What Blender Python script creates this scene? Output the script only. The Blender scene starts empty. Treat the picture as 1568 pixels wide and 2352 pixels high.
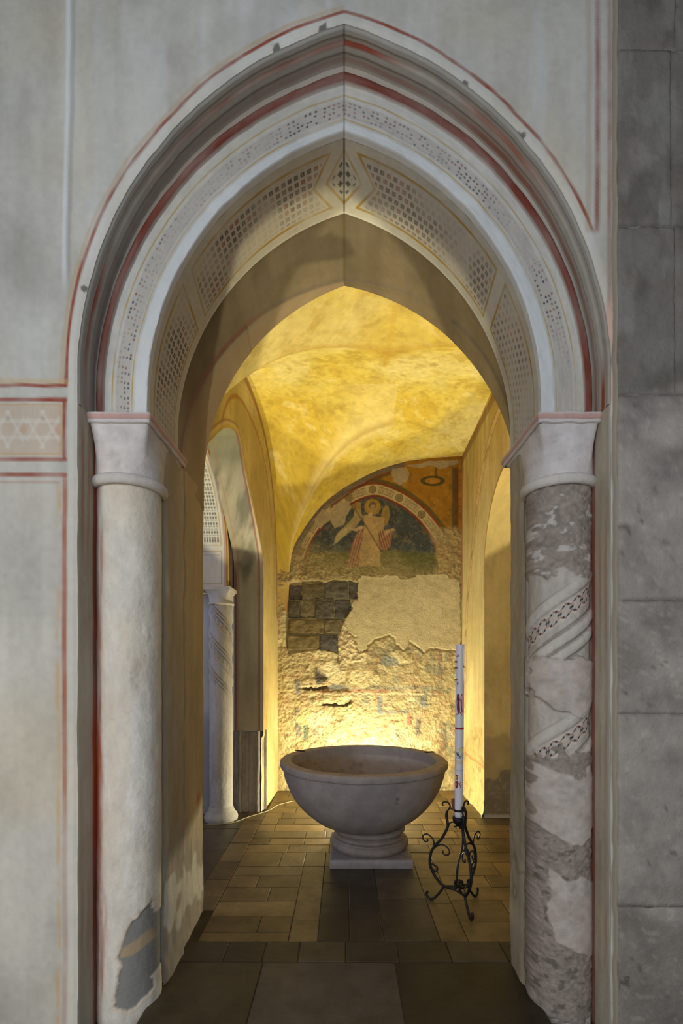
import bpy, math, random
import numpy as np

random.seed(7)
S = bpy.context.scene
COL = S.collection

# ---------------------------------------------------------------- camera
# shift lens, level camera: the horizon sits at row 1530 of 2352
cam_d = bpy.data.cameras.new('camera')
cam = bpy.data.objects.new('camera', cam_d)
COL.objects.link(cam)
cam.location = (0, 0, 1.5)
cam.rotation_euler = (math.pi / 2, 0, 0)
cam_d.sensor_fit = 'HORIZONTAL'
cam_d.sensor_width = 24.0
cam_d.lens = 17.0
cam_d.shift_x = -6.0 / 1568
cam_d.shift_y = 354.0 / 1568
cam_d.clip_start = 0.05
S.camera = cam

# ---------------------------------------------------------------- light
S.view_settings.view_transform = 'Standard'
S.view_settings.look = 'None'
S.view_settings.gamma = 1.0
S.view_settings.use_curve_mapping = False
S.view_settings.exposure = 0.0

w = bpy.data.worlds.new('world')
S.world = w
w.use_nodes = True
bg = w.node_tree.nodes['Background']
bg.inputs[0].default_value = (0.72, 0.80, 0.95, 1)
bg.inputs[1].default_value = 0.16


def light(name, typ, loc, target, energy, color, **kw):
    d = bpy.data.lights.new(name, typ)
    d.energy = energy
    d.color = color
    for k, v in kw.items():
        setattr(d, k, v)
    o = bpy.data.objects.new(name, d)
    COL.objects.link(o)
    o.location = loc
    v = np.array(target, float) - np.array(loc, float)
    yaw = math.atan2(v[0], v[1])
    pit = math.atan2(v[2], math.hypot(v[0], v[1]))
    o.rotation_euler = (math.pi / 2 + pit, 0, -yaw)
    return o


WARM = (1.0, 0.91, 0.56)
# daylight of the nave (behind the viewer) and side aisle window, plus added fills
light('nave_daylight_fill', 'AREA', (-1.7, -2.2, 2.5), (-0.6, 2.0, 2.3), 92, (0.80, 0.90, 1.0), shape='RECTANGLE', size=2.4, size_y=2.6)
light('nave_daylight_fill', 'AREA', (0.9, -2.8, 2.0), (-0.3, 2.0, 2.2), 52, (0.84, 0.91, 1.0), shape='RECTANGLE', size=2.0, size_y=2.4)  # added second panel, brightens the reveals that face right
light('nave_warm_fill', 'AREA', (-1.9, -1.0, 0.9), (-1.1, 2.0, 0.9), 24, (1.0, 0.86, 0.66), size=1.2)  # added fill for the warm bounce low in the nave
light('aisle_window', 'AREA', (-3.9, 3.1, 2.6), (-1.2, 4.6, 1.4), 42, (0.54, 0.64, 1.0), shape='RECTANGLE', size=1.0, size_y=2.0)
# floor uplights of the chapel, narrow shielded fittings that shine up into the vault: one behind each jamb; a flood behind the font, split into two lamps
for sx in (-1.02, 1.24):
    light('uplight', 'SPOT', (sx, 3.25, 0.10), (sx - .10 * (1 if sx > 0 else -1), 3.25 + .16, 1.1), 285, WARM, spot_size=math.radians(49), spot_blend=0.10, shadow_soft_size=0.012)
light('floodlight', 'POINT', (0.20, 5.02, 0.10), (0.20, 5.40, 1.1), 112, (1.0, 0.93, 0.64), shadow_soft_size=0.03)
light('floodlight', 'SPOT', (0.25, 5.52, 0.10), (0.25, 5.52 + .5, .1 + .866), 80, (1.0, 0.94, 0.66), spot_size=math.radians(136), spot_blend=0.35, shadow_soft_size=0.02)  # second lamp, added to graze the relief of the back wall

# ---------------------------------------------------------------- numpy helpers
_T = np.random.RandomState(3).rand(65536)


def _h(i, j, s):
    return _T[((i * 73856093) ^ (j * 19349663) ^ (s * 83492791)) & 65535]


def vnoise(x, y, s=0):
    xi = np.floor(x).astype(np.int64)
    yi = np.floor(y).astype(np.int64)
    fx = x - xi
    fy = y - yi
    fx = fx * fx * (3 - 2 * fx)
    fy = fy * fy * (3 - 2 * fy)
    a = _h(xi, yi, s) * (1 - fx) + _h(xi + 1, yi, s) * fx
    b = _h(xi, yi + 1, s) * (1 - fx) + _h(xi + 1, yi + 1, s) * fx
    return a * (1 - fy) + b * fy


def fbm(x, y, s=0, o=4, g=0.5):
    """about -1..1"""
    t = 0
    amp = 1.0
    n = 0
    for k in range(o):
        t = t + amp * (vnoise(x, y, s + k * 17) * 2 - 1)
        n += amp
        amp *= g
        x = x * 2.03 + 11.3
        y = y * 2.03 + 5.7
    return t / n * 1.6


def ss(a, b, x):
    t = np.clip((x - a) / (b - a), 0, 1)
    return t * t * (3 - 2 * t)


def lin(c):
    c = np.array(c, float) / 255.0
    return np.where(c <= 0.04045, c / 12.92, ((c + 0.055) / 1.055) ** 2.4)


def full(shape, c):
    return np.ones(tuple(shape) + (3,)) * lin(c)


def lay(C, m, c):
    """paint colour c (sRGB) over C with mask m"""
    m = np.clip(m, 0, 1)[..., None]
    C[...] = C * (1 - m) + lin(c) * m


def line(d, w, soft=None):
    soft = w * 0.5 if soft is None else soft
    return 1 - ss(w, w + soft, np.abs(d))


def dist_poly(X, Y, poly):
    """distance of points to an open polyline"""
    sh = X.shape
    x = X.ravel()
    y = Y.ravel()
    best = np.full(x.shape, 1e9)
    p = np.asarray(poly, float)
    for k in range(len(p) - 1):
        ax, ay = p[k]
        bx, by = p[k + 1]
        dx, dy = bx - ax, by - ay
        L = dx * dx + dy * dy + 1e-12
        t = np.clip(((x - ax) * dx + (y - ay) * dy) / L, 0, 1)
        d = (x - ax - t * dx) ** 2 + (y - ay - t * dy) ** 2
        best = np.minimum(best, d)
    return np.sqrt(best).reshape(sh)


def in_poly(X, Y, poly):
    r = np.zeros(X.shape, bool)
    p = list(poly)
    n = len(p)
    for k in range(n):
        x1, y1 = p[k]
        x2, y2 = p[(k + 1) % n]
        c = ((y1 > Y) != (y2 > Y)) & (X < (x2 - x1) * (Y - y1) / ((y2 - y1) + 1e-12) + x1)
        r ^= c
    return r


def sd_poly(X, Y, poly):
    """signed distance, positive inside"""
    p = list(poly) + [poly[0]]
    return dist_poly(X, Y, p) * np.where(in_poly(X, Y, poly), 1, -1)


def resample(p, n):
    p = np.asarray(p, float)
    d = np.r_[0, np.cumsum(np.linalg.norm(np.diff(p, axis=0), axis=1))]
    t = np.linspace(0, d[-1], n)
    return np.stack([np.interp(t, d, p[:, k]) for k in range(p.shape[1])], -1)


def catmull(p, n=8, closed=False):
    p = np.asarray(p, float)
    q = np.vstack([2 * p[0] - p[1], p, 2 * p[-1] - p[-2]])
    out = []
    for i in range(1, len(q) - 2):
        for t in np.linspace(0, 1, n, endpoint=False):
            a, b, c, d = q[i - 1], q[i], q[i + 1], q[i + 2]
            out.append(0.5 * (2 * b + (c - a) * t + (2 * a - 5 * b + 4 * c - d) * t * t + (3 * b - a - 3 * c + d) * t ** 3))
    out.append(p[-1])
    return np.array(out)


# ---------------------------------------------------------------- mesh helpers
def build(name, patches, material, parent=None, origin=(0, 0, 0), smooth=True, flat_sharp=False):
    """patches: list of (P[n,m,3], C[n,m,3] or colour or None) grids or ('raw', V, F, colour)"""
    Vs, Cs, Fs = [], [], []
    tris = []
    base = 0
    for p in patches:
        if isinstance(p[0], str):
            V = np.asarray(p[1], float)
            c = p[3] if len(p) > 3 and p[3] is not None else (200, 200, 200)
            Vs.append(V)
            Cs.append(full((len(V),), c))
            for f in p[2]:
                tris.append([i + base for i in f])
            base += len(V)
            continue
        P, C = p[0], p[1]
        n, m = P.shape[:2]
        if C is None:
            C = (200, 200, 200)
        if isinstance(C, tuple):
            C = full((n, m), C)
        idx = np.arange(n * m).reshape(n, m) + base
        wrap = len(p) > 2 and p[2]
        if wrap:
            idx = np.concatenate([idx, idx[:1]], 0)
        q = np.stack([idx[:-1, :-1], idx[1:, :-1], idx[1:, 1:], idx[:-1, 1:]], -1).reshape(-1, 4)
        if len(p) > 3 and p[3]:
            q = q[:, ::-1]
        Fs.append(q)
        Vs.append(P.reshape(-1, 3))
        Cs.append(C.reshape(-1, 3))
        base += n * m
    V = np.concatenate(Vs) - np.asarray(origin, float)
    C = np.concatenate(Cs)
    Q = np.concatenate(Fs) if Fs else np.zeros((0, 4), int)
    me = bpy.data.meshes.new(name)
    nl = Q.size + sum(len(t) for t in tris)
    npoly = len(Q) + len(tris)
    me.vertices.add(len(V))
    me.vertices.foreach_set('co', V.ravel())
    me.loops.add(nl)
    li = np.concatenate([Q.ravel()] + [np.array(t) for t in tris]).astype(np.int32) if nl else []
    me.loops.foreach_set('vertex_index', li)
    me.polygons.add(npoly)
    starts = list(np.arange(len(Q)) * 4)
    k = Q.size
    for t in tris:
        starts.append(k)
        k += len(t)
    me.polygons.foreach_set('loop_start', np.array(starts, np.int32))
    me.polygons.foreach_set('use_smooth', np.full(npoly, bool(smooth)))
    a = me.color_attributes.new('Col', 'FLOAT_COLOR', 'POINT')
    a.data.foreach_set('color', np.concatenate([C, np.ones((len(C), 1))], 1).ravel().astype(np.float32))
    me.update(calc_edges=True)
    me.validate()
    if flat_sharp:
        me.set_sharp_from_angle(angle=math.radians(flat_sharp))
    o = bpy.data.objects.new(name, me)
    COL.objects.link(o)
    me.materials.append(material)
    if parent is not None:
        o.parent = parent
    return o


def empty(name, loc):
    o = bpy.data.objects.new(name, None)
    o.empty_display_size = 0.1
    COL.objects.link(o)
    o.location = loc
    return o


def tag(o, label, cat=None, group=None):
    o['label'] = label
    if cat:
        o['category'] = cat
    if group:
        o['group'] = group
    return o


def struct(o, label=None):
    o['kind'] = 'structure'
    if label:
        o['label'] = label
    return o


def box(x0, x1, y0, y1, z0, z1, c=None):
    V = [(x, y, z) for x in (x0, x1) for y in (y0, y1) for z in (z0, z1)]
    F = [(0, 1, 3, 2), (4, 6, 7, 5), (0, 4, 5, 1), (2, 3, 7, 6), (0, 2, 6, 4), (1, 5, 7, 3)]
    return ('raw', V, F, c)


def lathe(prof, n, cx, cy, C=None, squash=1.0):
    """profile list of (r, z); grid [n angles, m]"""
    prof = np.asarray(prof, float)
    th = np.linspace(0, 2 * math.pi, n, endpoint=False)
    P = np.zeros((n, len(prof), 3))
    P[..., 0] = cx + np.cos(th)[:, None] * prof[None, :, 0]
    P[..., 1] = cy + np.sin(th)[:, None] * prof[None, :, 0]
    P[..., 2] = prof[None, :, 1]
    return (P, C, True)


def tube(pts, r, n=8, C=None, flat=1.0):
    """tube along a 3D polyline, closed ends; r scalar or per point"""
    p = np.asarray(pts, float)
    m = len(p)
    r = np.broadcast_to(np.asarray(r, float), (m,))
    t = np.gradient(p, axis=0)
    t /= np.linalg.norm(t, axis=1)[:, None] + 1e-9
    up = np.array([0.13, 0.31, 0.94])
    P = np.zeros((n, m + 2, 3))
    a = np.cross(t[0], up)
    if np.linalg.norm(a) < 0.1:
        a = np.cross(t[0], np.array([1.0, 0, 0]))
    a /= np.linalg.norm(a)
    th = np.linspace(0, 2 * math.pi, n, endpoint=False)
    for k in range(m):
        a = a - t[k] * a.dot(t[k])
        a /= np.linalg.norm(a) + 1e-9
        b = np.cross(t[k], a)
        P[:, k + 1] = p[k] + r[k] * (np.cos(th)[:, None] * a + flat * np.sin(th)[:, None] * b)
    P[:, 0] = p[0]
    P[:, -1] = p[-1]
    return (P, C, True)


# ---------------------------------------------------------------- materials
def material(name, rough=0.85, var=0.10, vs=5.0, bump=0.25, bs=45.0, spec=0.25, color=None, metal=0.0, obj_var=0.0, speck=0.0, streak=1.0):
    m = bpy.data.materials.new(name)
    m.use_nodes = True
    nt = m.node_tree
    N = nt.nodes
    L = nt.links
    b = N['Principled BSDF']
    b.inputs['Roughness'].default_value = rough
    b.inputs['Specular IOR Level'].default_value = spec
    b.inputs['Metallic'].default_value = metal
    if color is None:
        at = N.new('ShaderNodeAttribute')
        at.attribute_name = 'Col'
        src = at.outputs['Color']
    else:
        rgb = N.new('ShaderNodeRGB')
        rgb.outputs[0].default_value = tuple(lin(color)) + (1,)
        src = rgb.outputs[0]
    tc = N.new('ShaderNodeTexCoord')
    mp = N.new('ShaderNodeMapping')
    mp.inputs['Scale'].default_value = (1, 1, streak)
    L.new(tc.outputs['Object'], mp.inputs[0])
    no = N.new('ShaderNodeTexNoise')
    no.inputs['Scale'].default_value = vs
    no.inputs['Detail'].default_value = 9
    no.inputs['Roughness'].default_value = 0.68
    L.new(mp.outputs[0], no.inputs['Vector'])
    mr = N.new('ShaderNodeMapRange')
    mr.inputs['From Min'].default_value = 0.3
    mr.inputs['From Max'].default_value = 0.7
    mr.inputs['To Min'].default_value = 1 - var
    mr.inputs['To Max'].default_value = 1 + var
    L.new(no.outputs['Fac'], mr.inputs['Value'])
    val = mr.outputs[0]
    if obj_var:
        oi = N.new('ShaderNodeObjectInfo')
        m2 = N.new('ShaderNodeMapRange')
        m2.inputs['To Min'].default_value = 1 - obj_var
        m2.inputs['To Max'].default_value = 1 + obj_var
        L.new(oi.outputs['Random'], m2.inputs['Value'])
        mu = N.new('ShaderNodeMath')
        mu.operation = 'MULTIPLY'
        L.new(val, mu.inputs[0])
        L.new(m2.outputs[0], mu.inputs[1])
        val = mu.outputs[0]
    mx = N.new('ShaderNodeVectorMath')
    mx.operation = 'SCALE'
    L.new(src, mx.inputs[0])
    L.new(val, mx.inputs['Scale'])
    out = mx.outputs[0]
    if speck:
        n3 = N.new('ShaderNodeTexNoise')
        n3.inputs['Scale'].default_value = 38
        n3.inputs['Detail'].default_value = 3
        L.new(tc.outputs['Object'], n3.inputs['Vector'])
        m3 = N.new('ShaderNodeMapRange')
        m3.inputs['From Min'].default_value = 0.62
        m3.inputs['From Max'].default_value = 0.72
        m3.inputs['To Min'].default_value = 1
        m3.inputs['To Max'].default_value = 1 - speck
        L.new(n3.outputs['Fac'], m3.inputs['Value'])
        x3 = N.new('ShaderNodeVectorMath')
        x3.operation = 'SCALE'
        L.new(out, x3.inputs[0])
        L.new(m3.outputs[0], x3.inputs['Scale'])
        out = x3.outputs[0]
    L.new(out, b.inputs['Base Color'])
    if bump:
        n2 = N.new('ShaderNodeTexNoise')
        n2.inputs['Scale'].default_value = bs
        n2.inputs['Detail'].default_value = 6
        n2.inputs['Roughness'].default_value = 0.6
        L.new(tc.outputs['Object'], n2.inputs['Vector'])
        bu = N.new('ShaderNodeBump')
        bu.inputs['Strength'].default_value = bump
        bu.inputs['Distance'].default_value = 0.02
        L.new(n2.outputs['Fac'], bu.inputs['Height'])
        L.new(bu.outputs[0], b.inputs['Normal'])
    return m


M_plaster = material('aged_plaster', 0.9, 0.09, 4.0, 0.12, 30, streak=0.45)
M_fresco = material('ochre_vault_plaster', 0.9, 0.10, 7.0, 0.25, 22)
M_rough = material('rough_masonry', 0.92, 0.16, 14.0, 0.55, 60)
M_stone = material('grey_tuff', 0.92, 0.2, 14, 0.7, 50, obj_var=0.16, speck=0.35)
M_pier = material('pier_stone', 0.92, 0.16, 7, 0.4, 35, speck=0.12)
M_column = material('column_plaster', 0.8, 0.10, 12, 0.22, 60, speck=0.10, streak=0.5)
M_marble = material('font_marble', 0.65, 0.16, 9, 0.16, 70, spec=0.3, speck=0.12)
M_floor = material('worn_terracotta', 0.46, 0.38, 5, 0.12, 30, spec=0.32, obj_var=0.22, speck=0.2)
M_slab = material('worn_stone_slab', 0.45, 0.34, 6, 0.12, 30, spec=0.4, obj_var=0.10, speck=0.2)
M_mortar = material('floor_mortar', 0.9, 0.15, 20, 0.2, 80, color=(70, 62, 46))
M_iron = material('black_wrought_iron', 0.5, 0.15, 30, 0.2, 120, spec=0.4, color=(26, 25, 25), metal=0.3)
M_wax = material('candle_wax', 0.45, 0.03, 8, 0.0, color=(206, 202, 208), spec=0.4)
M_print = material('candle_print', 0.5, 0.06, 60, 0.0)
M_cable = material('pale_cable', 0.6, 0.05, 20, 0.0, color=(150, 142, 110))

# ================================================================ FRONT WALL AND ARCH
def half_arch(a, z0, zap, stilt, n):
    rise = zap - z0 - stilt
    r = (rise * rise + a * a) / (2 * a)
    th = math.acos((r - a) / r)
    t = np.linspace(0, th, 400)
    pts = [(a, z0)] + [(a - r + r * math.cos(k), z0 + stilt + r * math.sin(k)) for k in t]
    pts[-1] = (0.0, zap)
    return resample(pts, n)


SPR = 2.574
Y0, Y1, Y2, Y3 = 1.97, 2.11, 2.50, 2.965
NA = 641
KIN = half_arch(0.86, SPR, 3.841, 0.10, NA)
KOUT = half_arch(1.087, SPR, 4.119, 0.11, NA)
LIN = float(np.sum(np.linalg.norm(np.diff(KIN, axis=0), axis=1)))
UA = np.linspace(0, 1, NA)


def plaster_base(X, Z, c, seed=0, amp=0.10):
    C = full(X.shape, c)
    n = fbm(X * 2.2, Z * 1.6, seed, 5)
    st = fbm(X * 14, Z * 1.3, seed + 5, 3)
    fine = fbm(X * 45, Z * 45, seed + 9, 3)
    k = 1 + amp * n + amp * 0.5 * st + 0.05 * fine
    C *= k[..., None]
    warm = np.clip(fbm(X * 1.7, Z * 1.7, seed + 21, 4), 0, 1)[..., None]
    C *= 1 - warm * np.array([0.02, 0.07, 0.16])
    return C


RED = (142, 70, 52)
GOLD = (170, 138, 62)

wall_front = struct(empty('wall_front', (0, 0, 0)), 'pale plastered church wall with painted pointed arch opening')


def front_half(sgn):
    nj = 300
    jam = np.stack([np.full(nj, 1.087), np.linspace(-.06, SPR, nj, endpoint=False)], -1)
    E = np.concatenate([jam, KOUT[::2]])
    na = len(KOUT[::2])
    f = np.linspace(0, 1, na)
    qx = np.where(f < 0.5, 3.4, 3.4 * (1 - (f - 0.5) * 2))
    qz = np.where(f < 0.5, SPR + (5.6 - SPR) * f * 2, 5.6)
    Q = np.concatenate([np.stack([np.full(nj, 3.4), jam[:, 1]], -1), np.stack([qx, qz], -1)])
    v = np.r_[np.linspace(0, 0.42, 170), np.linspace(0.46, 1, 9)]
    X = E[:, None, 0] * (1 - v) + Q[:, None, 0] * v
    Z = E[:, None, 1] * (1 - v) + Q[:, None, 1] * v
    X = X * sgn
    px = 790 + X * 563.96
    py = 1530 - (Z - 1.5) * 563.96
    C = plaster_base(X, Z, (186, 181, 171), 1, 0.15)
    drip = ss(.1, .8, fbm(X * 9, Z * .8, 2, 4)) * ss(1.9, 3.2, Z)
    lay(C, .30 * drip, (206, 208, 208))
    lay(C, .28 * ss(.15, .8, fbm(X * 3.1, Z * 2.6, 22, 5)), (140, 134, 124))
    wob = 1.6 * fbm(px / 90, py / 90, 3, 2)
    fade = 0.78 + 0.28 * fbm(px / 60, py / 60, 8, 3)
    edge = np.concatenate([[(1.087, 0)], KOUT[::16], [KOUT[-1]]])
    edge = edge * np.array([sgn, 1])
    d = dist_poly(X, Z, edge) * 563.96
    # lighter fillet next to the arch
    lay(C, 0.35 * (1 - ss(18, 26, d)), (214, 208, 196))
    if sgn < 0:
        up = ss(893, 880, py)
        lay(C, line(d - 26 + wob * 0.6, 2.6, 2.5) * fade * up, RED)
        lay(C, line(d - 36 + wob, 2.5, 5) * 0.45 * fade * up, (176, 140, 84))
        lf = ss(156, 150, px)
        lay(C, line(py - 885 + wob * .4, 3, 2.5) * fade * lf, RED)
        lay(C, line(py - 875, 3, 5) * 0.5 * lf, (190, 160, 110))
        # frieze with star pattern
        fr = (px < 150) & (py > 912) & (py < 1062)
        inner = ss(0, 6, np.minimum(np.minimum(py - 925, 1048 - py), 141 - px))
        lay(C, 0.5 * inner, (186, 158, 130))
        for yy, ww in ((917, 3.4), (1055, 3.4)):
            lay(C, line(py - yy + wob * .4, ww, 2.5) * fade * lf, RED)
        lay(C, line(px - 147 + wob * .4, 3, 2.5) * ss(914, 918, py) * ss(1058, 1054, py) * fade, RED)
        lay(C, line(px - 139, 2, 3) * ss(925, 930, py) * ss(1048, 1042, py) * .5, (185, 150, 95))
        lay(C, (line(py - 929, 2, 3) + line(py - 1044, 2, 3)) * lf * .5 * (px < 141), (185, 150, 95))
        for cx in (98, 18, -62, -142):
            for k in range(3):
                a = math.radians(60 * k + 30)
                dd = (px - cx) * math.cos(a) + (py - 986) * math.sin(a)
                rr = np.hypot((px - cx), (py - 986))
                lay(C, (line(np.abs(dd) - 19, 2.6, 2)) * (rr < 46) * inner * .42, (204, 198, 186))
            lay(C, line(np.hypot(px - cx, py - 960) - 0, 5, 3) * .3 * inner, (130, 120, 120))
            lay(C, line(np.hypot(px - cx - 36, py - 986) - 0, 7, 4) * .4 * inner, (190, 140, 105))
        # lower panel frame
        lw = ss(1084, 1090, py)
        lay(C, line(py - 1090 + wob * .4, 4, 2.5) * fade * lf, RED)
        fd2 = fade * (1 - 0.65 * ss(1750, 1950, py))
        lay(C, line(px - 148.5 + wob * .5, 3.6, 3) * fd2 * lw, (158, 88, 62))
        lay(C, line(px - 134 + wob, 2.5, 4) * lw * 0.55 * np.clip(0.5 + fbm(px / 30, py / 50, 12), 0, 1), (190, 150, 80))
        lay(C, line(py - 1108 + wob, 1.6, 2) * 0.4 * (px < 135), (160, 110, 90))
        # old seam above the frieze
        sx = 158 - ss(0, 640, py) * 9
        up2 = ss(700, 600, py)
        lay(C, line(px - sx, 4, 4) * 0.55 * up2, (214, 216, 218))
        lay(C, line(px - sx - 9 + wob, 3, 6) * 0.35 * up2, (120, 116, 110))
    else:
        lay(C, line(d - 26 + wob * 0.6, 2.6, 2.5) * fade * ss(540, 520, py) * (px > 784), RED)
        vr = ss(540, 525, py)
        lay(C, line(px - 1372 + wob * .3, 2, 7) * vr * fade * .8, (136, 76, 60))
        lay(C, line(px - 1352 + wob, 4, 6) * vr * 0.35, (160, 125, 80))
        lay(C, line(px - 1400 + wob * .3, 1.5, 7) * fade * .65 * ss(740, 690, py), (136, 80, 64))
        lay(C, line(px - 1405 + 3 * wob, 6, 4) * ss(660, 720, py) * ss(960, 900, py) * .8, (206, 168, 146))
    # chips along the arris
    for (cx, cy, r) in ((740, 66, 15), (632, 110, 10), (339, 372, 8), (1068, 190, 9), (1195, 308, 11), (190, 660, 7)):
        rr = np.hypot(px - cx, py - cy) + 5 * fbm(px / 9, py / 9, 5, 2)
        lay(C, ss(r, r * .7, rr), (112, 108, 100))
    Y = Y0 + 0.004 * fbm(X * 3, Z * 3, 31, 3)
    Y = Y + ss(0.02, 0.0, d / 563.96) * 0.008
    P = np.stack([X, Y, Z], -1)
    return (P, C, False, sgn > 0)


build('plaster_face', [front_half(-1), front_half(1)], M_plaster, wall_front)

# ---------------------------------------------------------------- archivolt
QC = [0, .20, .24, .27, .55, .61, .75, .92, 1]
QA = [0, .13, .165, .21, .46, .535, .705, .87, 1]
QS = [0, .26, .29, .32, .60, .66, .81, .96, 1]


def archivolt_half(sgn):
    q = np.r_[0, 0, np.linspace(0.0, 0.27, 22), np.linspace(.28, .55, 32), np.linspace(.56, .75, 16), np.linspace(.76, .92, 14), .94, .97, 1.0]
    y = np.full(q.shape, Y1)
    y[0] = Y1 + 0.035
    y[1] = Y1 + 0.012
    y[2] = Y1 + 0.003
    bead = (q > .75) & (q <= .92)
    y[bead] = Y1 - 0.020 * np.sqrt(np.clip(1 - ((q[bead] - .835) / .086) ** 2, 0, 1))
    y[q == .94] = Y1 + 0.003
    y[q == .97] = Y1 + 0.004
    ys = np.r_[np.linspace(Y1 + .003, Y0 + 0.03, 26), np.linspace(Y0 + 0.027, Y0 + .002, 8)]
    qq = np.r_[q, np.ones(len(ys))]
    yy = np.r_[y, ys]
    wgt = ss(0, 1, UA)[:, None]
    tA = np.interp(qq, QC, QA)[None]
    tS = np.interp(qq, QC, QS)[None]
    t = tA * wgt + tS * (1 - wgt)
    onrev = (np.arange(len(qq)) >= len(q))[None] * np.ones_like(t)
    Yg = np.broadcast_to(yy[None], t.shape).copy()
    # little mouldings of the reveal
    t = t - onrev * (0.02 * line(Yg - 2.045, .012, .01) + 0.02 * line(Yg - 1.992, .008, .008))
    X = (KIN[:, None, 0] * (1 - t) + KOUT[:, None, 0] * t)
    Z = (KIN[:, None, 1] * (1 - t) + KOUT[:, None, 1] * t)
    s = (UA * LIN)[:, None] * np.ones_like(t)
    Qg = np.broadcast_to(qq[None], t.shape)
    C = plaster_base(s + sgn * 7, t * .5, (186, 182, 174), 3, 0.10)
    fade = np.clip(0.65 + 0.5 * fbm(s * 6, t * 6, 40 + sgn, 4), 0, 1)
    face = 1 - onrev
    lay(C, ss(.2, .17, Qg) * face * .6, (208, 210, 212))
    lay(C, line(Qg - .235, .008, .008) * face * .85 * fade, GOLD)
    lay(C, line(Qg - .615, .008, .008) * face * .8 * fade, GOLD)
    lay(C, ss(.265, .28, Qg) * ss(.56, .545, Qg) * face * .6, (170, 160, 150))
    # dotted imitation mosaic
    pitch = .0195
    cu = s / pitch
    cv = (Qg - .28) / .27 * 4.0
    iu = np.floor(cu).astype(int)
    iv = np.floor(cv).astype(int)
    jit = 0.5 + 0.30 * (_h(iu, iv, 61 + sgn) - .5)
    dd = np.hypot(cu - iu - jit, cv - iv - .5)
    on = _h(iu, iv, 77 + sgn)
    flower = ((iu + 2 * iv) % 5 != 0) & (on > .18)
    m = ss(.36, .20, dd) * flower * (Qg > .28) * (Qg < .55) * face
    fade2 = np.clip(0.55 + 0.8 * fbm(s * 4, t * 3, 50 + sgn, 3), 0.1, 1)
    if sgn > 0:
        fade2 = fade2 * ss(0.12, 0.45, s)
    lay(C, m * fade2 * (on < .82), (74, 74, 76))
    lay(C, m * fade2 * (on >= .82), (140, 84, 70))
    # red bead
    br = ss(.745, .77, Qg) * ss(.925, .91, Qg) * face
    lay(C, br * (0.70 + 0.3 * fade), (112, 54, 40))
    lay(C, line(Qg - .90, .015, .01) * face * .6, (80, 34, 24))
    lay(C, (Qg > .93) * face * .5, (140, 120, 100))
    # reveal with faded red lines
    lay(C, onrev * .5, (150, 138, 122))
    lay(C, onrev * ss(2.0, 1.985, Yg) * .5, (160, 158, 152))
    f3 = np.clip(0.35 + 0.9 * fbm(s * 3, Yg * 8, 70 + sgn, 3), 0, 1)
    lay(C, onrev * line(Yg - 2.028, .006, .005) * f3, (140, 70, 50))
    lay(C, onrev * line(Yg - 2.088, .008, .006) * np.clip(f3 + .1, 0, 1) * .75, (146, 82, 58))
    if sgn > 0:
        lay(C, onrev * ss(.35, .6, s / LIN) * ss(.8, .6, s / LIN) * line(Yg - 2.06, .03, .03) * .25, (160, 92, 50))
    # apex joint
    lay(C, ss(.005, .002, (1 - UA)[:, None] * LIN * np.ones_like(t)) * .5, (70, 60, 54))
    Yg = Yg + 0.0025 * fbm(s * 12, t * 8, 90, 3)
    P = np.stack([X * sgn, Yg, Z], -1)
    return (P, C, False, sgn < 0)


build('archivolt', [archivolt_half(-1), archivolt_half(1)], M_plaster, wall_front, flat_sharp=50)


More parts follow.
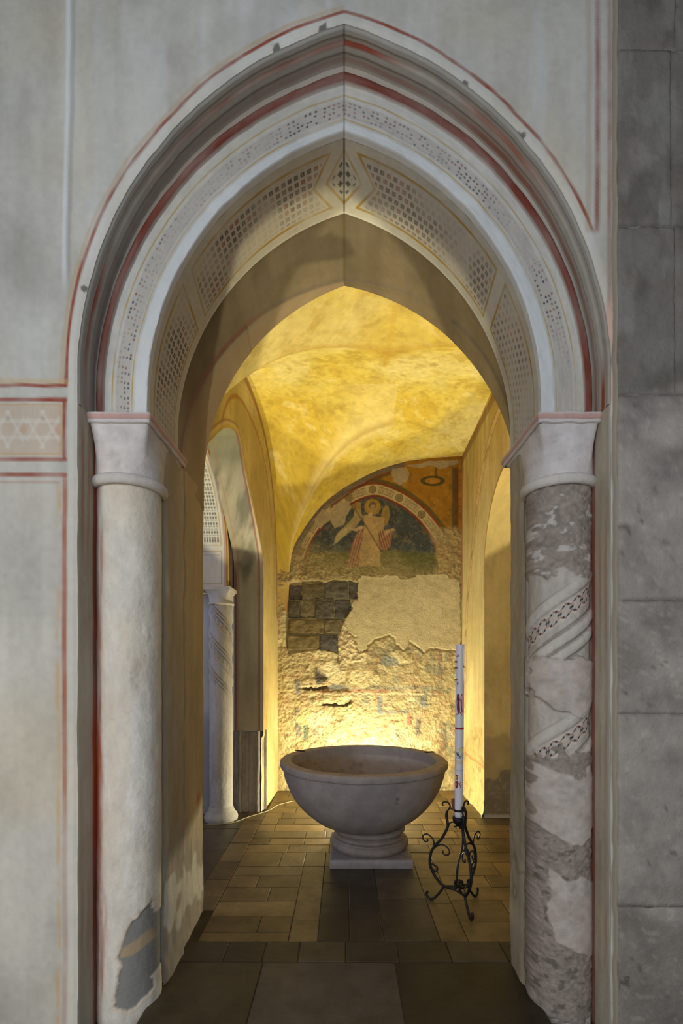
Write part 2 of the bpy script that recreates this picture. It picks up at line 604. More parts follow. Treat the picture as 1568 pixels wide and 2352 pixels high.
# ---------------------------------------------------------------- painted soffit and intrados
def soffit_half(sgn):
    y = np.linspace(Y1 + 0.034, Y2, 104)
    s = (UA * LIN)[:, None] * np.ones((1, len(y)))
    V = np.broadcast_to(y[None], s.shape)
    X = KIN[:, None, 0] * np.ones_like(V)
    Z = KIN[:, None, 1] * np.ones_like(V)
    C = plaster_base(s + 3 * sgn, V, (182, 178, 168), 6, .09)
    ds = LIN - s
    vm, hv = 2.318, 0.14
    # signed inside-distance of the two panels and the diamond
    lo, hi = 2.185, 2.452
    edgev = np.minimum(V - lo, hi - V)
    p1 = np.minimum(edgev, np.minimum(s - .03, .665 - s - (V - vm) * .10))
    notch = .055 + .095 * np.clip(1 - np.abs(V - vm) / hv, 0, 1)
    p2 = np.minimum(edgev, np.minimum(s - .735 + (V - vm) * .10, (ds - notch) * .75))
    dia = (.095 * np.clip(1 - np.abs(V - vm) / .135, -1, 1) - ds) * .8
    wear = np.clip(.75 + .4 * fbm(s * 9, V * 9, 15 + sgn, 3), 0, 1)
    for p in (p1, p2, dia):
        lay(C, line(p - .005, .0045, .003) * wear, (160, 128, 60))
    ins = np.maximum(ss(.016, .020, p1), ss(.016, .020, p2))
    lay(C, ins * .55, (176, 166, 154))
    pit = .034
    cu, cv = s / pit, V / pit
    if sgn > 0:
        cu = cu + .5 * (np.floor(cv) % 2)
    iu, iv = np.floor(cu).astype(int), np.floor(cv).astype(int)
    fu, fv = cu - iu - .5, cv - iv - .5
    on = _h(iu, iv, 5 + sgn)
    sq = np.maximum(np.abs(fu) * 1.0, np.abs(fv))
    ring = ss(.33, .27, sq) * (0.45 + .55 * ss(.05, .16, sq))
    dmd = np.abs(fu) + np.abs(fv) * 1.3
    lower = ss(.016, .02, p1) > .5
    pat = np.where(lower & (sgn > 0), ss(.40, .32, dmd), ring)
    fade2 = np.clip(.7 + .9 * fbm(s * 5, V * 5, 25 + sgn, 3), .15, 1)
    if sgn > 0:
        fade2 = fade2 * .75
    lay(C, pat * ins * fade2 * (on < .75), (86, 78, 74))
    lay(C, pat * ins * fade2 * (on >= .75), (138, 94, 80))
    tri = ss(.02, .024, dia)
    d2 = np.abs(((ds * 26) % 1) - .5) + np.abs(((V * 22) % 1) - .5)
    lay(C, tri * ss(.42, .32, d2) * .85, (70, 72, 62))
    lay(C, ss(.006, .003, ds) * .8, (62, 54, 48))
    lay(C, ss(2.487, 2.492, V) * .5, (200, 196, 188))
    P = np.stack([X * sgn, V, Z], -1)
    return (P, C, False, sgn > 0)


build('painted_soffit', [soffit_half(-1), soffit_half(1)], M_plaster, wall_front)

KBL = half_arch(0.865, 2.45, 3.838, 0.16, NA)
KBR = half_arch(1.07, 2.45, 3.838, 0.10, NA)
KIN_low = half_arch(0.86, SPR, 3.841, 0.10, NA)


def intrados_half(sgn):
    step = 4
    # front curve, set back by a small step from the painted soffit
    K0 = KIN[::step].copy()
    K0 = K0 + np.stack([.012 * (1 - UA[::step]), .012 * UA[::step]], -1)
    K1 = (KBL if sgn < 0 else KBR)[::step].copy()
    jam0 = np.stack([np.full(60, .852), np.linspace(0, SPR - .13, 60, endpoint=False)], -1)
    # keep matching heights along the jamb
    top = K0[0]
    y = np.linspace(Y2 - .002, Y3, 60)
    f = (y - y[0]) / (y[-1] - y[0])
    X = K0[:, None, 0] * (1 - f) + K1[:, None, 0] * f
    Z = K0[:, None, 1] * (1 - f) + K1[:, None, 1] * f
    V = np.broadcast_to(y[None], X.shape)
    u = UA[::step][:, None] * np.ones_like(V)
    yl = 2.545 + .375 * u ** .9
    C = plaster_base(u * 2 + sgn, V, (112, 99, 80), 12, .2)  # darker brown base: the intrados' lack of light put into its colour
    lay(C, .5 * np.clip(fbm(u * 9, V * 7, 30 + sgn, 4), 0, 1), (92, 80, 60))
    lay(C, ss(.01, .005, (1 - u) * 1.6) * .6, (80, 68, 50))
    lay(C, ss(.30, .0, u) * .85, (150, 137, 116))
    if sgn < 0:
        lay(C, ss(0, .02, V - yl) * .45, (164, 140, 112))
        lay(C, line(V - yl + .004, .006, .006) * .6 * ss(.75, .55, u), (140, 84, 62))
        lay(C, line(V - yl - .028, .008, .008) * .4 * ss(.8, .6, u), (110, 110, 104))
    bead = .010 * np.exp(-((V - yl - .008) / .012) ** 2) + .006 * ss(.0, .01, V - yl - .008)
    X = X - bead * np.where(u < .6, 1, .4)
    Z = Z - bead * ss(0, 1, u)
    P = np.stack([X * sgn, V, Z], -1)
    return (P, C, False, sgn > 0)


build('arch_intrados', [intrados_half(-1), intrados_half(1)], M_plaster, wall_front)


# ---------------------------------------------------------------- jambs (left and right reveals below the capitals)
def vsweep(prof, z0, z1, nz, npts, paint, rough=0.0, seed=0, flip=False):
    p = resample(prof, npts)
    z = np.linspace(z0, z1, nz)
    X = np.broadcast_to(p[:, None, 0], (npts, nz)).copy()
    Y = np.broadcast_to(p[:, None, 1], (npts, nz)).copy()
    Z = np.broadcast_to(z[None], (npts, nz)).copy()
    C = paint(X, Y, Z)
    if rough:
        n = rough * fbm(Y * 9 + X * 5, Z * 6, seed, 4)
        X = X + n
        Y = Y + n * .3
    return (np.stack([X, Y, Z], -1), C, False, flip)


def paint_recess(sgn):
    def f(X, Y, Z):
        C = plaster_base(Y * 1.4 + X, Z, (176, 166, 148), 17 + sgn, .13)
        fd = np.clip(.45 + .9 * fbm(Z * 2.2, Y * 4, 18 + sgn, 4), 0, 1)
        a = np.abs(X)
        side = (a > 1.08)
        lay(C, side * line(Y - 2.012, .006, .006) * fd * .6, (160, 96, 70))
        lay(C, side * line(Y - 2.055, .006, .006) * fd * .6, (160, 96, 70))
        lay(C, side * ss(1.99, 1.98, Y) * .6, (206, 200, 186))
        lay(C, side * line(Y - 2.10, .03, .02) * .35 * fd, (166, 132, 92))
        hot = ss(.55, 1.0, Z) * ss(1.5, 1.1, Z) if sgn < 0 else 0 * Z
        lay(C, side * line(Y - 2.112, .013, .010) * (.75 + .25 * fd), (140, 68, 50) if sgn < 0 else (128, 62, 48))
        lay(C, side * line(Y - 2.112, .013, .010) * hot * .8, (190, 84, 34))
        return C
    return f


def paint_reveal(sgn):
    def f(X, Y, Z):
        C = plaster_base(Y * 1.6 + X, Z, (160, 147, 126), 27 + sgn, .16)
        fd = np.clip(.5 + .9 * fbm(Z * 2.5, Y * 5, 28 + sgn, 4), 0, 1)
        if sgn < 0:
            lay(C, line(Y - 2.548, .008, .008) * fd * ss(.62, .75, Z), (150, 78, 52))
            lay(C, line(Y - 2.578, .010, .01) * .6 * ss(.62, .75, Z), (126, 126, 118))
            lay(C, ss(2.60, 2.64, Y) * .3, (176, 150, 104))
            # exposed lower plaster, grey and white
            e = .62 + .10 * fbm(Y * 8, Z * 4, 5, 3) + (Y - 2.5) * -.25
            lay(C, ss(.03, -.03, Z - e) * .7, (150, 140, 128))
            lay(C, ss(.05, .0, np.abs(Z - .36 + (Y - 2.5) * .25 + .10 * fbm(Y * 9, Z * 9, 45, 3)) - .06) * .7, (204, 198, 186))
            lay(C, ss(.06, .0, np.hypot((Y - 2.86) * .9, Z - .72)) * .9, (176, 98, 48))
            lay(C, ss(.05, 0, np.hypot(Y - 2.3, (Z - 1.88) * .5)) * .6, (206, 196, 178))
        else:
            e = .55 + .22 * fbm(Y * 5, Z * 3, 6, 3)
            lay(C, ss(.02, -.02, Z - e) * .6, (150, 138, 118))
            lay(C, line(Z - e, .006, .012) * .6, (110, 98, 78))
        return C
    return f


jl = []
for sgn in (-1, 1):
    rec = [(sgn * 1.087, Y0 + .003), (sgn * 1.087, 2.29), (sgn * .846, 2.29)]
    jl.append(vsweep(rec, -.06, SPR, 220, 90, paint_recess(sgn), .003, 3, sgn > 0))
    xb = .866 if sgn < 0 else 1.07
    if sgn < 0:
        rv = [(-.846, 2.27), (-.838, 2.30), (-.838, 2.525), (-.850, 2.545), (-.866, Y3 + .002)]
    else:
        rv = [(.846, 2.27), (.838, 2.30), (.838, 2.44), (.86, 2.47), (1.07, Y3 + .002)]
    jl.append(vsweep(rv, -.06, SPR - .02, 260, 110, paint_reveal(sgn), .006, 9, sgn > 0))
build('jamb', jl, M_plaster, wall_front, flat_sharp=50)


# inner face of the front wall, towards the chapel
def back_half(sgn):
    K1 = (KBL if sgn < 0 else KBR)[::8]
    x0 = K1[0, 0]
    jam = np.stack([np.full(8, x0), np.linspace(0, 2.45, 8, endpoint=False)], -1)
    E = np.concatenate([jam, K1])
    f = np.linspace(0, 1, len(K1))
    qx = np.where(f < .5, 3.4, 3.4 * (1 - (f - .5) * 2))
    qz = np.where(f < .5, 2.45 + (5.6 - 2.45) * f * 2, 5.6)
    Q = np.concatenate([np.stack([np.full(8, 3.4), jam[:, 1]], -1), np.stack([qx, qz], -1)])
    v = np.linspace(0, 1, 12)
    X = sgn * (E[:, None, 0] * (1 - v) + Q[:, None, 0] * v)
    Z = E[:, None, 1] * (1 - v) + Q[:, None, 1] * v
    return (np.stack([X, np.full_like(X, Y3), Z], -1), plaster_base(X, Z, (196, 172, 104), 4), False, sgn < 0)


build('inner_face', [back_half(-1), back_half(1)], M_fresco, wall_front)
build('wall_head', [box(-3.4, 3.4, Y0 + .02, Y3 - .02, 5.55, 5.62, (180, 174, 160))], M_plaster, wall_front)


# ---------------------------------------------------------------- rough stone pier at the right
wall_pier = struct(empty('wall_pier', (0, 0, 0)), 'rough grey stone pier right of the arch')


def rough_block(x0, x1, z0, z1, yf, depth, nx, nz, seed, amp, c, rnd=.012, paint=None, ragged=.006, axis='y'):
    """block with a hewn front face (towards -y), rounded arrises and real sides"""
    gx = np.r_[0, np.linspace(0, 1, nx), 1]
    gz = np.r_[0, np.linspace(0, 1, nz), 1]
    U, W = np.meshgrid(gx, gz, indexing='ij')
    X = x0 + (x1 - x0) * U
    Z = z0 + (z1 - z0) * W
    e = np.minimum(np.minimum(X - x0, x1 - X), np.minimum(Z - z0, z1 - Z))
    Y = yf + amp * fbm(X * 22, Z * 22, seed, 5) + amp * 1.5 * fbm(X * 5, Z * 5, seed + 3, 2)
    Y = Y + rnd * ss(rnd * 1.6, 0, e)
    jx = ragged * fbm(X * 25, Z * 25, seed + 8, 3)
    jz = ragged * fbm(X * 25 + 40, Z * 25, seed + 11, 3)
    border = np.zeros_like(U, bool)
    border[0] = border[-1] = True
    border[:, 0] = border[:, -1] = True
    Y = np.where(border, yf + depth, Y)
    C = full(X.shape, c)
    C *= (1 + .16 * fbm(X * 7, Z * 7, seed + 4, 4) + .10 * fbm(X * 40, Z * 40, seed + 6, 3))[..., None]
    if paint:
        paint(C, X, Z)
    return (np.stack([X + jx, Y, Z + jz], -1), C, False, True)


def pier_paint(C, X, Z):
    px = 790 + X * 571
    py = 1530 - (Z - 1.5) * 571
    hi = ss(930, 880, py + 25 * fbm(px / 60, py / 60, 3, 3))
    lay(C, hi * .75, (112, 106, 98))
    lay(C, hi * .55 * ss(.0, .8, fbm(px / 70, py / 110, 33, 5)), (86, 80, 72))
    lay(C, hi * .45 * ss(.1, .8, fbm(px / 45, py / 120, 35, 5)), (146, 142, 134))
    lay(C, .35 * ss(.1, .8, fbm(px / 50, py / 50, 37, 5)), (122, 108, 96))
    lay(C, (1 - hi) * .35 * np.clip(.5 + fbm(px / 90, py / 90, 7, 4), 0, 1), (196, 186, 174))
    low = ss(-14, 14, py - 2078 - (px - 1390) * .28 + 6 * fbm(px / 30, py / 30, 4, 2))
    lay(C, low * .4, (100, 90, 80))
    pit = ss(.62, .8, fbm(px / 12, py / 12, 9, 4)) * ss(.0, .5, fbm(px / 90, py / 90, 13, 3)) * (1 - hi)
    lay(C, pit * .7, (84, 76, 70))
    wh = ss(.55, .8, fbm(px / 16 + 9, py / 7, 19, 3)) * (1 - hi)
    lay(C, wh * .22, (200, 190, 178))


# joints as read from the photograph (rows of the pier face, height in metres)
def zrow(py):
    return 1.5 + (1530 - py) / 571


rows = [(-900, -300), (-300, 112), (112, 516), (516, 905), (905, 1380), (1380, 1640), (1640, 2085), (2085, 2420)]
k = 0
for (a, b) in rows:
    z1, z0 = zrow(a), zrow(b)
    cut = [1.62, 1.335, 1.318, 1.335, 1.55, 1.62, 1.50, 1.58, 1.6][rows.index((a, b))]
    for (xa, xb) in ((1.104, cut), (cut, 2.0), (2.0, 2.6)):
        vis = xa < 1.4
        o = build('stone_block', [rough_block(xa + .0006, xb - .0006, max(z0, -.06) + .0006, z1 - .0006, Y0 - .022, .05,
                                             34 if vis else 8, 40 if vis else 8, 100 + k, 0.0022, (136, 128, 120), .003, pier_paint, .0022)],
                  M_pier, wall_pier)
        k += 1
build('joint_mortar', [box(1.11, 2.6, Y0 - .0170, Y0 + .01, 0, 5.6, (128, 120, 112))], M_pier, wall_pier)
build('plaster_edge', [(np.stack(np.broadcast_arrays(
    (1.092 + .016 * np.linspace(0, 1, 5))[:, None] + .003 * fbm(np.linspace(0, 60, 260), np.zeros(260), 5, 3)[None],
    (Y0 - .003 - .014 * np.sin(np.linspace(0, 1, 5) * 2.4))[:, None] + .003 * fbm(np.linspace(0, 80, 260), np.ones(260), 9, 3)[None],
    np.linspace(0, 5.5, 260)[None]), -1), (150, 138, 122), False, True)], M_plaster, wall_pier)


# ================================================================ ENGAGED COLUMNS OF THE FRONT ARCH
AX, AY, AR = 0.977, 2.205, 0.136


def shaft_grid(cx, cy, r, z0, z1, nth, nz, a0, a1):
    th = np.linspace(a0, a1, nth)
    z = np.linspace(z0, z1, nz)
    TH, Z = np.meshgrid(th, z, indexing='ij')
    return TH, Z


def left_shaft():
    # angle 0 faces the viewer, positive to the right
    TH, Z = shaft_grid(0, 0, AR, -.06, 2.34, 130, 460, -2.4, 2.4)
    C = plaster_base(TH * .3, Z, (206, 200, 190), 50, .08)
    C *= (1 + .07 * fbm(TH * 5, Z * 18, 52, 4))[..., None]
    lay(C, .4 * np.clip(fbm(TH * 1.2, Z * 2.5, 54, 4), 0, 1), (196, 176, 150))
    fd = np.clip(.5 + .8 * fbm(TH * 6, Z * 5, 56, 4), 0, 1)
    edge = -.48 + .10 * fbm(Z * 3, Z * 0, 57, 3)
    lay(C, ss(.18, -.10, TH - edge) * .75 * fd, (164, 96, 70))
    lay(C, ss(.10, -.10, TH - edge + .1) * .8 * ss(.3, .9, Z) * ss(1.45, 1.15, Z), (186, 88, 42))
    lay(C, ss(.04, .0, np.hypot((TH - .62) * .12, (Z - 1.49) * .28) + .015 * fbm(TH * 8, Z * 30, 58, 3)) * .35, (120, 104, 92))
    # grey exposed stone low down at the right
    px = 308 + 70 * np.sin(TH)
    py = 1530 + (1.5 - Z) * 534
    pts = [(372, 2085), (340, 2120), (318, 2165), (312, 2200), (318, 2215), (300, 2310), (330, 2325), (372, 2300), (392, 2180)]
    dd = sd_poly(px + 4 * fbm(px / 12, py / 12, 5, 3), py + 4 * fbm(px / 12, py / 12, 6, 3), pts)
    hole = ss(-2, 3, dd)
    lay(C, hole, (124, 122, 118))
    brown = ss(-2, 2, sd_poly(px, py, [(372, 2150), (318, 2180), (316, 2200), (340, 2198), (378, 2180)]))
    lay(C, brown, (160, 140, 112))
    lay(C, line(dd + 2, 2.5, 2) * .5, (196, 176, 148))
    R = AR + .0015 * fbm(TH * 3, Z * 9, 60, 4) - .007 * hole
    X = -AX + R * np.sin(TH)
    Y = AY - R * np.cos(TH)
    return (np.stack([X, Y, Z], -1), C, False, False)


def spiral_profile(wv):
    """height of the twisted shaft's section; wv in pixels downward, period 300, 0 at top roll"""
    h = np.zeros_like(wv)
    def roll(a, b, k):
        m = (a + b) / 2
        return k * np.sqrt(np.clip(1 - ((wv - m) / ((b - a) / 2)) ** 2, 0, 1))
    h = h + roll(0, 34, .012) + roll(104, 134, .012) + roll(140, 168, .012)
    h = h - .006 * (np.abs(wv - 100) < 4) - .006 * (np.abs(wv - 137) < 3) - .006 * (np.abs(wv - 172) < 4)
    return h


def right_shaft():
    TH, Z = shaft_grid(0, 0, AR, -.06, 2.34, 150, 620, -2.4, 2.4)
    px = 1280 + 68 * np.sin(TH)
    py = 1530 + (1.5 - Z) * 534
    wv = np.mod(py - 1336 + TH * 47 - 6 * TH ** 3 * 0, 300)
    h = spiral_profile(wv)
    C = plaster_base(TH * .3, Z, (176, 166, 156), 150, .10)
    C *= (1 + .12 * fbm(TH * 6, Z * 26, 152, 4))[..., None]
    groove = ss(.0, -.005, h)
    lay(C, ss(.004, .01, h) * .5, (196, 188, 178))
    lay(C, groove * .55, (110, 98, 86))
    # mosaic band: hexagonal star net of dark lozenges and red triangles
    mb = ss(34, 38, wv) * ss(82, 78, wv)
    su = (TH * 74) / np.cos(.6)
    hu = su / 34.0
    f = hu - np.floor(hu)
    vv = (wv - 58) / 21.0
    hexd = np.hypot((f - .5) * 34, vv * 21)
    lay(C, mb * .5, (190, 176, 160))
    for k in range(6):
        a = math.radians(60 * k)
        dx = (f - .5) * 34 - 14 * math.cos(a)
        dy = vv * 21 - 14 * math.sin(a)
        u1 = dx * math.cos(a + 1.57) + dy * math.sin(a + 1.57)
        u2 = dx * math.cos(a) + dy * math.sin(a)
        lay(C, mb * ss(1.25, .75, np.abs(u1) / 5.5 + np.abs(u2) / 3.6), (46, 52, 60))
        a2 = a + math.radians(30)
        dx = (f - .5) * 34 - 17 * math.cos(a2)
        dy = vv * 21 - 17 * math.sin(a2)
        lay(C, mb * ss(3.4, 2.4, np.hypot(dx, dy)) * .9, (150, 84, 64))
    lay(C, mb * line(hexd - 19, .8, 1) * .6, (214, 204, 192))
    # plaster remains that still cover the twisting
    q = 14 * fbm(px / 26, py / 26, 160, 5)
    cover = np.full(px.shape, -99.0)
    for poly in ([(1180, 1100), (1400, 1100), (1400, 1330), (1345, 1335), (1300, 1330), (1262, 1300), (1235, 1330), (1205, 1300), (1190, 1250)],
                 [(1212, 1530), (1225, 1510), (1290, 1512), (1345, 1515), (1370, 1500), (1370, 1600), (1330, 1625), (1290, 1648), (1245, 1632), (1215, 1600)],
                 [(1180, 1770), (1230, 1745), (1260, 1705), (1275, 1740), (1400, 1700), (1400, 2352), (1180, 2352)]):
        cover = np.maximum(cover, sd_poly(px + q, py + q * .8, poly))
    cm = ss(-3, 4, cover)
    rough_c = full(px.shape, (142, 130, 120)) * (1 + .24 * fbm(px / 9, py / 9, 170, 4))[..., None]
    C[...] = C * (1 - cm[..., None]) + rough_c * cm[..., None]
    smooth = np.full(px.shape, -99.0)
    for poly, in (([(1212, 1530), (1225, 1512), (1345, 1515), (1352, 1600), (1330, 1625), (1290, 1646), (1245, 1632), (1215, 1600)],),
                  ([(1215, 1760), (1300, 1790), (1330, 1760), (1345, 1880), (1310, 1930), (1270, 1935), (1215, 1900)],),
                  ([(1236, 2050), (1240, 2000), (1262, 2015), (1300, 2018), (1350, 2030), (1350, 2190), (1330, 2205), (1290, 2185), (1248, 2165), (1236, 2110)],)):
        smooth = np.maximum(smooth, sd_poly(px + q * .7, py + q * .7, poly))
    sm = ss(-2, 3, smooth)
    lay(C, sm * .75 * np.clip(.75 + .35 * fbm(px / 18, py / 18, 174, 4), 0, 1), (202, 190, 182))
    lay(C, sm * .5 * np.clip(fbm(px / 30, py / 30, 175, 4), 0, 1), (190, 166, 148))
    dark = ss(.35, .75, fbm(px / 14, py / 14, 180, 4)) * (1 - sm) * ss(1850, 1960, py)
    lay(C, dark * .7, (88, 80, 72))
    lay(C, ss(.5, .8, fbm(px / 20, py / 20, 185, 4)) * .6 * (py < 1340) * cm, (206, 200, 194))
    # dark red stained arris at the wall side
    rd = ss(.75, .95, TH + .06 * fbm(px / 9, py / 12, 190, 3))
    lay(C, rd * .6 * np.clip(.6 + .6 * fbm(px / 9, py / 20, 191, 3), 0, 1), (96, 66, 60))
    rough_h = .004 * fbm(px / 9, py / 9, 171, 5)
    R = AR - .008 + (1 - cm) * (h + .0015 * fbm(px / 10, py / 10, 172, 3)) + cm * (.010 + rough_h * (1 - sm) + sm * .004)
    X = AX + R * np.sin(TH)
    Y = AY - R * np.cos(TH)
    return (np.stack([X, Y, Z], -1), C, False, False)


def capital(root, sgn, material_):
    O = root.location
    n = 96
    th = np.linspace(0, 2 * math.pi, n, endpoint=False)
    cx, cy = sgn * AX, AY
    x0, x1 = sorted((sgn * 1.086, sgn * .827))
    y0, y1 = 2.048, 2.515

    def rect_pt(ix):
        # ray from the axis to the rectangle
        out = []
        for t in th:
            dx, dy = math.cos(t), math.sin(t)
            k = 9
            if dx > 1e-6: k = min(k, (x1 - ix - cx) / dx)
            if dx < -1e-6: k = min(k, (x0 + ix - cx) / dx)
            if dy > 1e-6: k = min(k, (y1 - ix - cy) / dy)
            if dy < -1e-6: k = min(k, (y0 + ix - cy) / dy)
            out.append((cx + dx * k, cy + dy * k))
        return np.array(out)
    T = rect_pt(.006)
    B = np.stack([cx + .145 * np.cos(th), cy + .145 * np.sin(th)], -1)
    ts = np.linspace(0, 1, 40)
    P = np.zeros((n, len(ts), 3))
    for i, t in enumerate(ts):
        k = .45 * t + .55 * t ** 2
        P[:, i, :2] = B * (1 - k) + T * k
        P[:, i, 2] = 2.325 + (2.532 - 2.325) * t
    C = plaster_base(P[..., 0] + P[..., 1], P[..., 2], (196, 188, 184), 200 + sgn, .10)
    C *= (1 + .10 * fbm(P[..., 0] * 30 + P[..., 1] * 17, P[..., 2] * 30, 210, 4))[..., None]
    if sgn > 0:
        C *= .93
    build('bell', [(P, C, True)], material_, root, O)
    # abacus slab with a painted red fillet
    m = np.array([(x0, y0), (x1, y0), (x1, y1), (x0, y1)])
    pr = [(-.004, 2.530), (.004, 2.533), (.004, 2.545), (.008, 2.547), (.010, 2.560), (.008, 2.572), (-.002, 2.5745), (-.10, 2.5745)]
    rect = resample(np.vstack([m, m[:1]]), 121)[:-1]
    cen = m.mean(0)
    Q = np.zeros((120, len(pr), 3))
    CC = full((120, len(pr)), (196, 186, 182))
    for j, (o_, z) in enumerate(pr):
        sc = np.array([(x1 - x0) / 2 + o_, (y1 - y0) / 2 + o_]) / np.array([(x1 - x0) / 2, (y1 - y0) / 2])
        Q[:, j, :2] = cen + (rect - cen) * sc
        Q[:, j, 2] = z
    CC[:, 3:5] = lin((188, 150, 140))
    Q[..., 2] += .002 * fbm(Q[..., 0] * 20, Q[..., 1] * 20, 220, 2)
    build('abacus', [(Q, CC, True)], material_, root, O, flat_sharp=60)
    # necking ring
    a = np.linspace(0, 2 * math.pi, 13)
    ring = [(.146 + .020 * math.cos(t), 2.302 + .024 * math.sin(t)) for t in a]
    build('necking_ring', [lathe(ring, 80, cx, cy, (196, 188, 180))], material_, root, O)


col_l = tag(empty('engaged_column', (-AX, AY, 0)), 'smooth cream plastered column with orange-red edge, left of arch', 'column', 'columns of the front arch')
build('shaft', [left_shaft()], M_column, col_l, col_l.location)
capital(col_l, -1, M_column)
col_r = tag(empty('engaged_column', (AX, AY, 0)), 'damaged column with exposed spiral mosaic band, right of arch', 'column', 'columns of the front arch')
build('shaft', [right_shaft()], M_column, col_r, col_r.location)
capital(col_r, 1, M_column)

# ================================================================ CHAPEL
YB = 5.83           # back wall
KB = YB / 1111.0


def smooth_curve(pts, n=400, k=21):
    p = np.asarray(pts, float)
    x = np.linspace(p[0, 0], p[-1, 0], n)
    y = np.interp(x, p[:, 0], p[:, 1])
    pad = np.r_[np.full(k, y[0]), y, np.full(k, y[-1])]
    ker = np.hanning(k + 2)[1:-1]
    ker /= ker.sum()
    return x, np.convolve(pad, ker, 'same')[k:-k]


BPX = [(655, 1420), (659, 1400), (661, 1390), (664, 1327), (673, 1271), (689, 1238), (718, 1194), (755, 1153), (807, 1116), (859, 1087), (922, 1064), (992, 1053), (1055, 1049), (1090, 1048)]
_bx = [((x - 790) * KB, 1.5 + (1530 - y) * KB) for x, y in BPX]
BX, BZ = smooth_curve(catmull(_bx, 6), 500, 9)


def f_back(X):
    return np.where(X < BX[0], 2.12, np.interp(X, BX, BZ))


def f_front(X):
    d = np.abs(X - .36)
    a, rise = 1.50, 1.82
    r = (rise * rise + a * a) / (2 * a)
    return 2.18 + np.sqrt(np.clip(r * r - (d + r - a) ** 2, 0, None)) * (d < a)


def g_side(Y):
    d = np.abs(Y - 4.42) / 1.42
    return 2.12 + 1.93 * np.clip(1 - d ** 2.5, 0, None) ** .4


def vault_z(X, Y):
    s = np.clip((5.83 - Y) / 1.41, 0, 1) ** .5
    d = np.clip(np.abs(np.minimum(X, .36) - .36) / 1.22, 0, 1)
    bc = 2.12 + 1.87 * (1 - d ** 2.6) ** .4
    fb = f_back(X)
    fb = fb + np.clip(bc - fb, 0, None) * s
    wv_ = ss(4.15, 4.70, Y)
    ff = f_front(X) * (1 - wv_) + fb * wv_
    g = g_side(Y)
    k = .035
    hm = np.maximum(ff, g)
    z = hm + k * np.log1p(np.exp(-np.abs(ff - g) / k)) * .25
    dome = .05 * np.clip(1 - ((X - .38) / 1.25) ** 2, 0, 1) * np.clip(1 - ((Y - 4.42) / 1.42) ** 2, 0, 1)
    return z + dome


def vault_b(X, Y):
    s = np.clip((5.83 - Y) / 1.41, 0, 1) ** .5
    d = np.clip(np.abs(np.minimum(X, .36) - .36) / 1.22, 0, 1)
    bc = 2.12 + 1.87 * (1 - d ** 2.6) ** .4
    fb = f_back(X)
    return fb + np.clip(bc - fb, 0, None) * s


def ochre(X, Y, seed, c=(210, 188, 92)):
    C = full(X.shape, c)
    n = fbm(X * 1.6, Y * 1.6, seed, 5)
    ca, sa = .8, .6
    U, V = X * ca + Y * sa, -X * sa + Y * ca
    n2 = fbm(U * 6, V * 8, seed + 3, 6, .6)
    n3 = fbm(U * 18, V * 26, seed + 13, 5, .6)
    lay(C, .7 * ss(-.1, .7, n), (214, 200, 138))
    lay(C, .65 * ss(.0, .8, -n), (198, 164, 48))
    lay(C, .5 * ss(.1, .7, n2), (174, 146, 62))
    lay(C, .55 * ss(.15, .8, -n2), (224, 208, 140))
    lay(C, .3 * ss(.2, .8, n3), (156, 128, 52))
    C *= (1 + .10 * fbm(X * 28, Y * 28, seed + 5, 4))[..., None]
    return C


ceiling = struct(empty('ceiling', (0, 0, 0)), 'yellow ochre plastered groin vault of the chapel')
gx = np.linspace(-.96, 1.46, 260)
gy = np.linspace(2.95, 5.86, 300)
VX, VY = np.meshgrid(gx, gy, indexing='ij')
VZ = vault_z(VX, VY)
VC = ochre(VX + .3 * VZ, VY + .2 * VZ, 300)
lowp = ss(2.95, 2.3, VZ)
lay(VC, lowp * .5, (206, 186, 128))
# groin towards the back left springer, crease light and shade painted in
gd = np.abs(vault_b(VX, VY) - g_side(VY))
lay(VC, ss(.14, .0, gd) * (VY > 4.45) * (VX < .5) * .55, (224, 208, 150))
lay(VC, ss(.03, .0, gd) * (VY > 4.45) * (VX < .5) * .5, (168, 134, 56))
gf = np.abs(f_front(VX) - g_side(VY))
lay(VC, ss(.05, .0, gf) * (VY < 4.4) * .55, (176, 136, 40))  # front groin creases painted darker, as the geometry fades there
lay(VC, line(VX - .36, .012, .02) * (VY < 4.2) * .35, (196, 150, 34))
lay(VC, .30 * (f_front(VX) > g_side(VY)) * (VY < 4.3), (176, 146, 84))  # shade of the front web painted into its colour
# red frame on the springer foot
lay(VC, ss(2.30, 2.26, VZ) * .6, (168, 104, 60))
VZ = VZ + .004 * fbm(VX * 5, VY * 5, 320, 4)
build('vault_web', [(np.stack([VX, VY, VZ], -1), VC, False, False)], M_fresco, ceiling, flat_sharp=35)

# ---------------------------------------------------------------- back wall with fresco remains
wall_back = struct(empty('wall_back', (0, 0, 0)), 'chapel back wall with worn fresco lunette and exposed masonry')
bx = np.linspace(-.86, 1.46, 430)
bz = np.linspace(0, 4.2, 700)
WX, WZ = np.meshgrid(bx, bz, indexing='ij')
px = 790 + WX / KB
py = 1530 - (WZ - 1.5) / KB
qa = fbm(px / 30, py / 30, 400, 5)
qb = fbm(px / 30, py / 30, 430, 5)
fine = fbm(px / 4.5, py / 4.5, 440, 4)
med = fbm(px / 14, py / 14, 450, 4)
big = fbm(px / 60, py / 60, 460, 4)

C = full(px.shape, (184, 168, 124))
C *= (1 + .10 * big + .08 * med)[..., None]
H = .005 * fine + .006 * med + .006 * big

